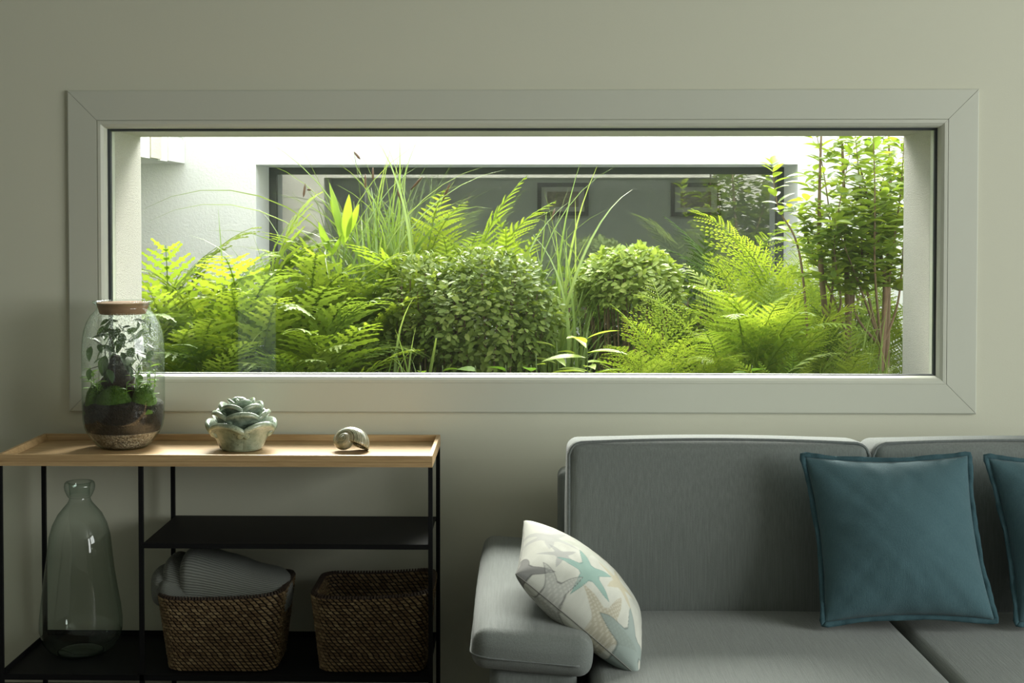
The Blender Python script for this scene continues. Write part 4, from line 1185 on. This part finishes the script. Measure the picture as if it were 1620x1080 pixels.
# ---- sedges and grasses
BL = []
for i, (e0, bd, wdt) in enumerate(((88, 40, .015), (86, 90, .013), (82, 140, .011), (88, 65, .018), (75, 25, .013), (84, 115, .014))):
    P, Tn = arc(14, R(e0), R(bd), 1.6); m = MB(); L_ = []; R_ = []; C_ = []
    for k, p in enumerate(P):
        u = k/14; w_ = wdt*(.55+.9*u)*(1 if u < .45 else max(.04, (1-u)/.55))*.5
        nn = Vector((-math.sin(Tn[k]), 0, math.cos(Tn[k])))
        C_.append(p - nn*w_*.5); L_.append(p + Vector((0, w_, 0))); R_.append(p - Vector((0, w_, 0)))
    m.grid([L_, C_, R_]); me = m.mesh('blade', MAT['blade'], True); me['tip'] = list(P[-1]); BL.append(me)
def sedge(label, base, tips, n, spread, hz, seed, group, wide=1.0, lean=(0,0), rb=.05):
    r_ = random.Random(seed); t = thing('grass_clump', label, 'grass', base, group)
    tips = [Vector(p) for p in tips]
    for k in range(n):
        a = r_.uniform(0, 2*math.pi); q = spread*math.sqrt(r_.random()); h = r_.uniform(*hz)*(1-.45*(q/spread)**2)
        p = Vector((base.x+lean[0]+q*math.cos(a), base.y+lean[1]+q*math.sin(a)*.65, base.z+h))
        p.y = min(max(p.y, .46), FY-.05); p.x = max(-2.2, min(2.05, p.x)); tips.append(p)
    for p in tips:
        b = base + Vector((r_.uniform(-rb,rb), r_.uniform(-rb,rb), 0))
        d = p-b; hor = math.hypot(d.x, d.y)/max(.05, d.z)
        me = BL[r_.choice((0,1,4))] if hor < .40 else BL[r_.choice((1,1,3,5))] if hor < 1.0 else BL[r_.choice((2,5))]
        inst('blade', me, t, chord(me, b, p, twist=r_.uniform(-.5,.5), wide=wide*r_.uniform(.7,1.25)*min(1.4, 1/max(.5, d.length))))
    return t
GG = 'sedge clumps in the courtyard bed'
s1 = sedge('tall arching sedge clump left of centre', soil(610, 1.55), T((684,217,1.4),(541,228,1.5),(422,258,1.4),(432,305,1.3),(420,222,1.6),(566,262,1.5),(590,214,1.55),(640,250,1.5),(235,350,1.5),(228,330,1.7),(310,400,1.2),(330,365,1.3),
           (470,222,1.6),(770,262,1.4),(800,268,1.5),(720,250,1.5),(530,255,1.3),(615,245,1.5),(350,390,1.2),(780,330,1.2),(700,400,1.0),(520,440,.8),(740,290,1.3),(590,340,1.1)), 230, .55, (.70,1.30), 31, GG, rb=.09)
s2 = sedge('upright grass clump between the two rounded shrubs', soil(888, 1.15), T((945,262,1.1),(975,262,1.2),(920,252,1.3),(1040,390,1.0),(1005,385,1.0),(962,330,1.1),(910,312,1.1),(965,400,.95),(868,320,1.1),(1000,300,1.3),(860,300,1.2)), 95, .30, (.45,1.02), 32, GG, rb=.07)
sedge('fine grass tuft by the right reveal', soil(1395, .75), T((1385,478,.75),(1405,482,.7),(1370,500,.7),(1412,520,.6)), 40, .14, (.30,.62), 33, GG, rb=.05, wide=.7)
sedge('low grass tuft left of the small-leaved shrub', soil(640, .70), T((655,470,.7),(690,535,.55),(600,560,.5),(625,520,.6)), 34, .24, (.35,.60), 34, GG, rb=.05)
sedge('loose grass tuft among the broad ferns', soil(365, .95), T((345,330,1.2),(290,480,.7),(375,500,.8),(420,520,.6)), 26, .30, (.4,.75), 35, GG, rb=.07)
sedge('loose grass tuft behind the left ferns', soil(440, 1.35), T((340,360,1.4),(300,372,1.4),(470,340,1.3),(410,330,1.4)), 30, .34, (.55,.9), 36, GG, rb=.07)
# brown hanging spikes of the tall sedge
for (x, y, x2, y2) in [(483,290,480,312),(486,300,492,300),(578,275,578,300),(590,265,590,285),(640,330,628,300),(700,318,712,290),(650,300,668,280),(878,330,872,350),(560,240,570,252)]:
    a = W(x, y, 1.45); b = W(x2, y2, 1.43); 
    sp = MB().tube([a, a.lerp(b,.3), a.lerp(b,.75), b], [.0015,.0045,.005,.001], 6).build('seed_spike', MAT['seed'], s1, True)
    b0 = wloc(s1) + Vector((rng.uniform(-.05,.05), rng.uniform(-.05,.05), 0)); k1 = b0.lerp(a, .5) + Vector((0,0,.12)); k2 = b0.lerp(a, .82) + Vector((0,0,.10))
    MB().tube([b0, k1, k2, a], [.002,.0018,.0014,.001], 5).build('stalk', MAT['stalk'], sp, True)

# ---- rounded small-leaved shrubs
def scatter_leaves(me, places, mat, name, parent):
    """many leaves joined: numpy transform of one leaf mesh"""
    vs = np.array([v.co[:] for v in me.vertices]); fs = [tuple(p.vertices) for p in me.polygons]; nv = len(vs)
    V = []; Fc = []; o = np.array(wloc(parent))
    for k, Mx in enumerate(places):
        A_ = np.array(Mx); V.append(vs @ A_[:3,:3].T + A_[:3,3] - o)
        Fc += [tuple(i+k*nv for i in f) for f in fs]
    msh = bpy.data.meshes.new(name); msh.from_pydata(np.concatenate(V).tolist(), [], Fc); msh.materials.append(mat)
    msh.polygons.foreach_set('use_smooth', [True]*len(msh.polygons))
    ob = bpy.data.objects.new(name, msh); COL.objects.link(ob); ob.parent = parent; ob['kind'] = 'stuff'
    return ob
lb = leaf_mesh('leaf', MAT['bush'], 1, .52, .12, .18, 3, .5); lp = leaf_mesh('leaf', MAT['bush_pale'], 1, .56, .12, .18, 3, .5)
def bush(label, c, rad, n, me, mat, size, seed, zmin=-1.0, nparts=240):
    r_ = random.Random(seed)
    t = thing('shrub', label, 'shrub', (c.x, c.y, SOIL), 'rounded small-leaved shrubs')
    pl = []
    for k in range(n):
        while True:
            d = Vector((r_.gauss(0,1), r_.gauss(0,1), r_.gauss(0,1))).normalized()
            if d.z > zmin: break
        q = 1 - .34*r_.random()**1.6
        lump = 1 + .07*math.sin(5*d.x+seed)*math.cos(6*d.z+2*d.y) + .04*math.sin(11*d.x+7*d.y)
        p = c + Vector((d.x*rad[0], d.y*rad[1], d.z*rad[2]))*q*lump
        if p.z < SOIL or p.y < .45: continue
        ld = (d*.55 + Vector((r_.uniform(-1,1), r_.uniform(-1,1), r_.uniform(-.5,.55)))).normalized()
        up = (d + Vector((0,0,.9)) + Vector((r_.uniform(-.4,.4),)*3)).normalized()
        pl.append((q*lump - d.y*.35 + (.1 if abs(d.x) < .9 else 0), look(p, ld, r_.uniform(-.4,.4), size*r_.uniform(.7,1.2), up)))
    pl.sort(key=lambda a: -a[0])
    for k in range(min(nparts, len(pl))): inst('leaf', me, t, pl[k][1])
    scatter_leaves(me, [a[1] for a in pl[nparts:]], mat, 'foliage', t)
    tw = MB()
    for k in range(34):
        d = Vector((r_.gauss(0,1), r_.gauss(0,1), r_.uniform(-.1,1.2))).normalized()
        b = Vector((c.x+r_.uniform(-.03,.03), c.y+r_.uniform(-.03,.03), SOIL-.01)); e = c + Vector((d.x*rad[0], d.y*rad[1], d.z*rad[2]))*.85
        mid = b.lerp(e, .5) + Vector((d.x*.05, d.y*.05, .04)); tw.tube([b, mid, e], [.006,.004,.002], 5)
    o = tw.build('twigs', MAT['twig'], t, True); o['kind'] = 'stuff'
    return t
def center(px, py, y): return W(px, py, y)
c1 = W(775, 500, 1.0)
bush('dense small-leaved shrub in the middle of the bed, larger of the rounded two', c1, (.26, .26, .255), 5200, lb, MAT['bush'], .034, 41, nparts=290)
c1b = W(668, 490, 1.15)
bush('loose small-leaved shrub between the broad ferns and the dense shrub', c1b, (.19, .20, .22), 2200, lb, MAT['bush'], .033, 42, nparts=200)
c2 = W(995, 452, 1.25)
bush('pale domed shrub before the far window, smaller of the rounded two', c2, (.205, .20, .150), 2700, lp, MAT['bush_pale'], .035, 43, zmin=-.5, nparts=290)

lk = leaf_mesh('leaf', MAT['fig'] if False else MAT['privet'], 1, .5, .12, .18, 3, .5)
for k, (px, py, y, lab) in enumerate([(1010,520,1.75,'dark low shrub behind the pale domed shrub'), (1130,500,1.85,'dark low shrub at the far wall behind the shuttlecock fern'), (1300,490,1.8,'dark low shrub at the far wall behind the brown stems'), (905,500,1.8,'dark low shrub at the far wall behind the grass clump')]):
    bush(lab, W(px, py, y), (.26, .20, .20), 900, lk, MAT['privet'], .046, 70+k, nparts=40)
# ---- tall shrub at the right
pv = thing('tall_shrub', 'tall leafy shrub with brown stems at the right reveal', 'shrub', soil(1345, 1.15), None)
lpv = leaf_mesh('leaf', MAT['privet'], 1, .46, .14, .2, 4, .42)
r_ = random.Random(51); places = []
stems = [((1290,590),(1268,420),(1232,330),(1222,268)), ((1330,600),(1300,440),(1296,330),(1300,190)), ((1325,600),(1318,430),(1310,320),(1290,200)), ((1345,600),(1340,450),(1335,300),(1330,170)),
         ((1355,600),(1366,430),(1362,320),(1350,180)), ((1372,600),(1384,430),(1384,300),(1380,165)), ((1400,600),(1405,440),(1408,330),(1405,180)), ((1395,600),(1412,400),(1425,300),(1432,190)),
         ((1340,600),(1345,470),(1372,380),(1398,280)), ((1330,600),(1318,470),(1285,400),(1268,338)), ((1375,600),(1370,480),(1340,400),(1318,340)), ((1380,600),(1400,480),(1390,390),(1360,260)),
         ((1350,600),(1330,480),(1320,380),(1345,240)), ((1365,600),(1350,480),(1390,360),(1418,260)), ((1410,600),(1420,480),(1430,380),(1440,260))]
MAINS = (1, 3, 6, 8, 11); MAIN_PTS = []
for i, st in sorted(enumerate(stems), key=lambda q: q[0] not in MAINS):
    y0 = 1.15 + r_.uniform(-.12,.12); y1 = y0 + r_.uniform(-.28,.22)
    K = [W(a, b, y0 + (y1-y0)*k/3) for k, (a, b) in enumerate(st)]; K[0].z = SOIL-.01
    if i in MAINS: MAIN_PTS.append((K[0].lerp(K[1], .72), i))
    elif i: K[0] = min(MAIN_PTS, key=lambda q: (q[0]-K[0].lerp(K[1], .6)).length)[0].copy()
    P = []
    for k in range(3):
        p0 = K[max(0,k-1)]; p1 = K[k]; p2 = K[k+1]; p3 = K[min(3,k+2)]
        for q in range(7):
            u = q/7; P.append(.5*((2*p1) + (p2-p0)*u + (2*p0-5*p1+4*p2-p3)*u*u + (3*p1-p0-3*p2+p3)*u**3))
    P.append(K[3])
    thick = .015 if i in MAINS else .006
    MB().tube(P, [thick*(1-.82*k/(len(P)-1)) for k in range(len(P))], 7).build('stem', MAT['twig'], pv, True)
    # leafy side shoots
    for k in range(8 if i else 12, len(P)):
        p = P[k]; tng = (P[min(k+1, len(P)-1)]-P[k-1]).normalized()
        nsh = (2 if k < 14 else 1) if (i and k < len(P)-2) else 0
        shoots = [(p, tng, .02)]
        for q in range(nsh):
            a = r_.uniform(0, 6.283); d = (Vector((math.cos(a), math.sin(a)*.8, r_.uniform(.15,.9)))).normalized()
            shoots.append((p, d, r_.uniform(.05,.14)))
        for (sp, sd, L) in shoots:
            nl = 1 if L < .03 else int(L/.03)+1
            for j in range(nl):
                q = sp + sd*(L*(j+1)/nl)
                a0 = r_.uniform(0, 3.14)
                for s2 in (0, 1):
                    a = a0 + s2*math.pi
                    d = (sd*.5 + Vector((math.cos(a), math.sin(a), r_.uniform(-.15,.45)))).normalized()
                    if q.y > .5 and q.y < FY-.05: places.append(look(q, d, r_.uniform(-.4,.4), r_.uniform(.046,.078)))
places.sort(key=lambda Mx: Mx.translation.y - Mx.translation.z*.15)
vis = [Mx for Mx in places]
for Mx in vis[:300]: inst('leaf', lpv, pv, Mx)
scatter_leaves(lpv, vis[300:], MAT['privet'], 'foliage', pv)

# ---- pale lance-leaved plants and small seedlings along the sill
lbr = leaf_mesh('leaf', MAT['broad'], 1, .26, .14, .22, 7, .45); lrd = leaf_mesh('leaf', MAT['fresh'], 1, .72, .1, .2, 5, .42)
lrd2 = leaf_mesh('leaf', MAT['broad'], 1, .6, .1, .15, 5, .45)
def rosette(label, base, top, n, me, size, seed, cat='plant', group=None, el=(.0,.5)):
    r_ = random.Random(seed); t = thing('leafy_plant', label, cat, base, group)
    MB().tube([base, base.lerp(top,.5)+Vector((.01,0,0)), top], [.004,.003,.002], 6).build('stalk', MAT['stalk'], t, True)
    for k in range(n):
        a = 2.4*k + seed; u = .55+.45*k/n
        p = base.lerp(top, u); d = Vector((math.cos(a), math.sin(a)*.8-.15, r_.uniform(*el)))
        p.y = max(p.y, .46)
        inst('leaf', me, t, look(p, d, r_.uniform(-.25,.25), size*r_.uniform(.75,1.15)))
    return t
rosette('pale lance-leaved plant at the sill, right of the grass clump', soil(925, .72), W(928, 528, .72), 13, lbr, .15, 3, group='lance-leaved plants')
rosette('round-leaved yellow seedling left of the lance-leaved plant', soil(845, .65), W(848, 560, .65), 5, lrd2, .06, 4)
rosette('lance-leaved plant low behind the round-leaved seedling', soil(885, .85), W(880, 540, .85), 10, lbr, .12, 7, group='lance-leaved plants')
for k, (px, y, lab) in enumerate([(665,.56,'small heart-leaved seedling at the sill, leftmost of the row'), (752,.54,'small heart-leaved seedling at the sill below the dense shrub'), (800,.56,'pale heart-leaved seedling at the sill, third of the row'),
                        (840,.52,'heart-leaved seedling at the sill beside the yellow round leaf'), (1190,.52,'heart-leaved seedling at the sill below the shuttlecock fern'), (700,.62,'heart-leaved seedling in the dark gap under the shrub')]):
    rosette(lab, soil(px, y), W(px, 578, y), 9, lrd, .065, 20+k, group='heart-leaved seedlings along the sill', el=(-.1,.5))
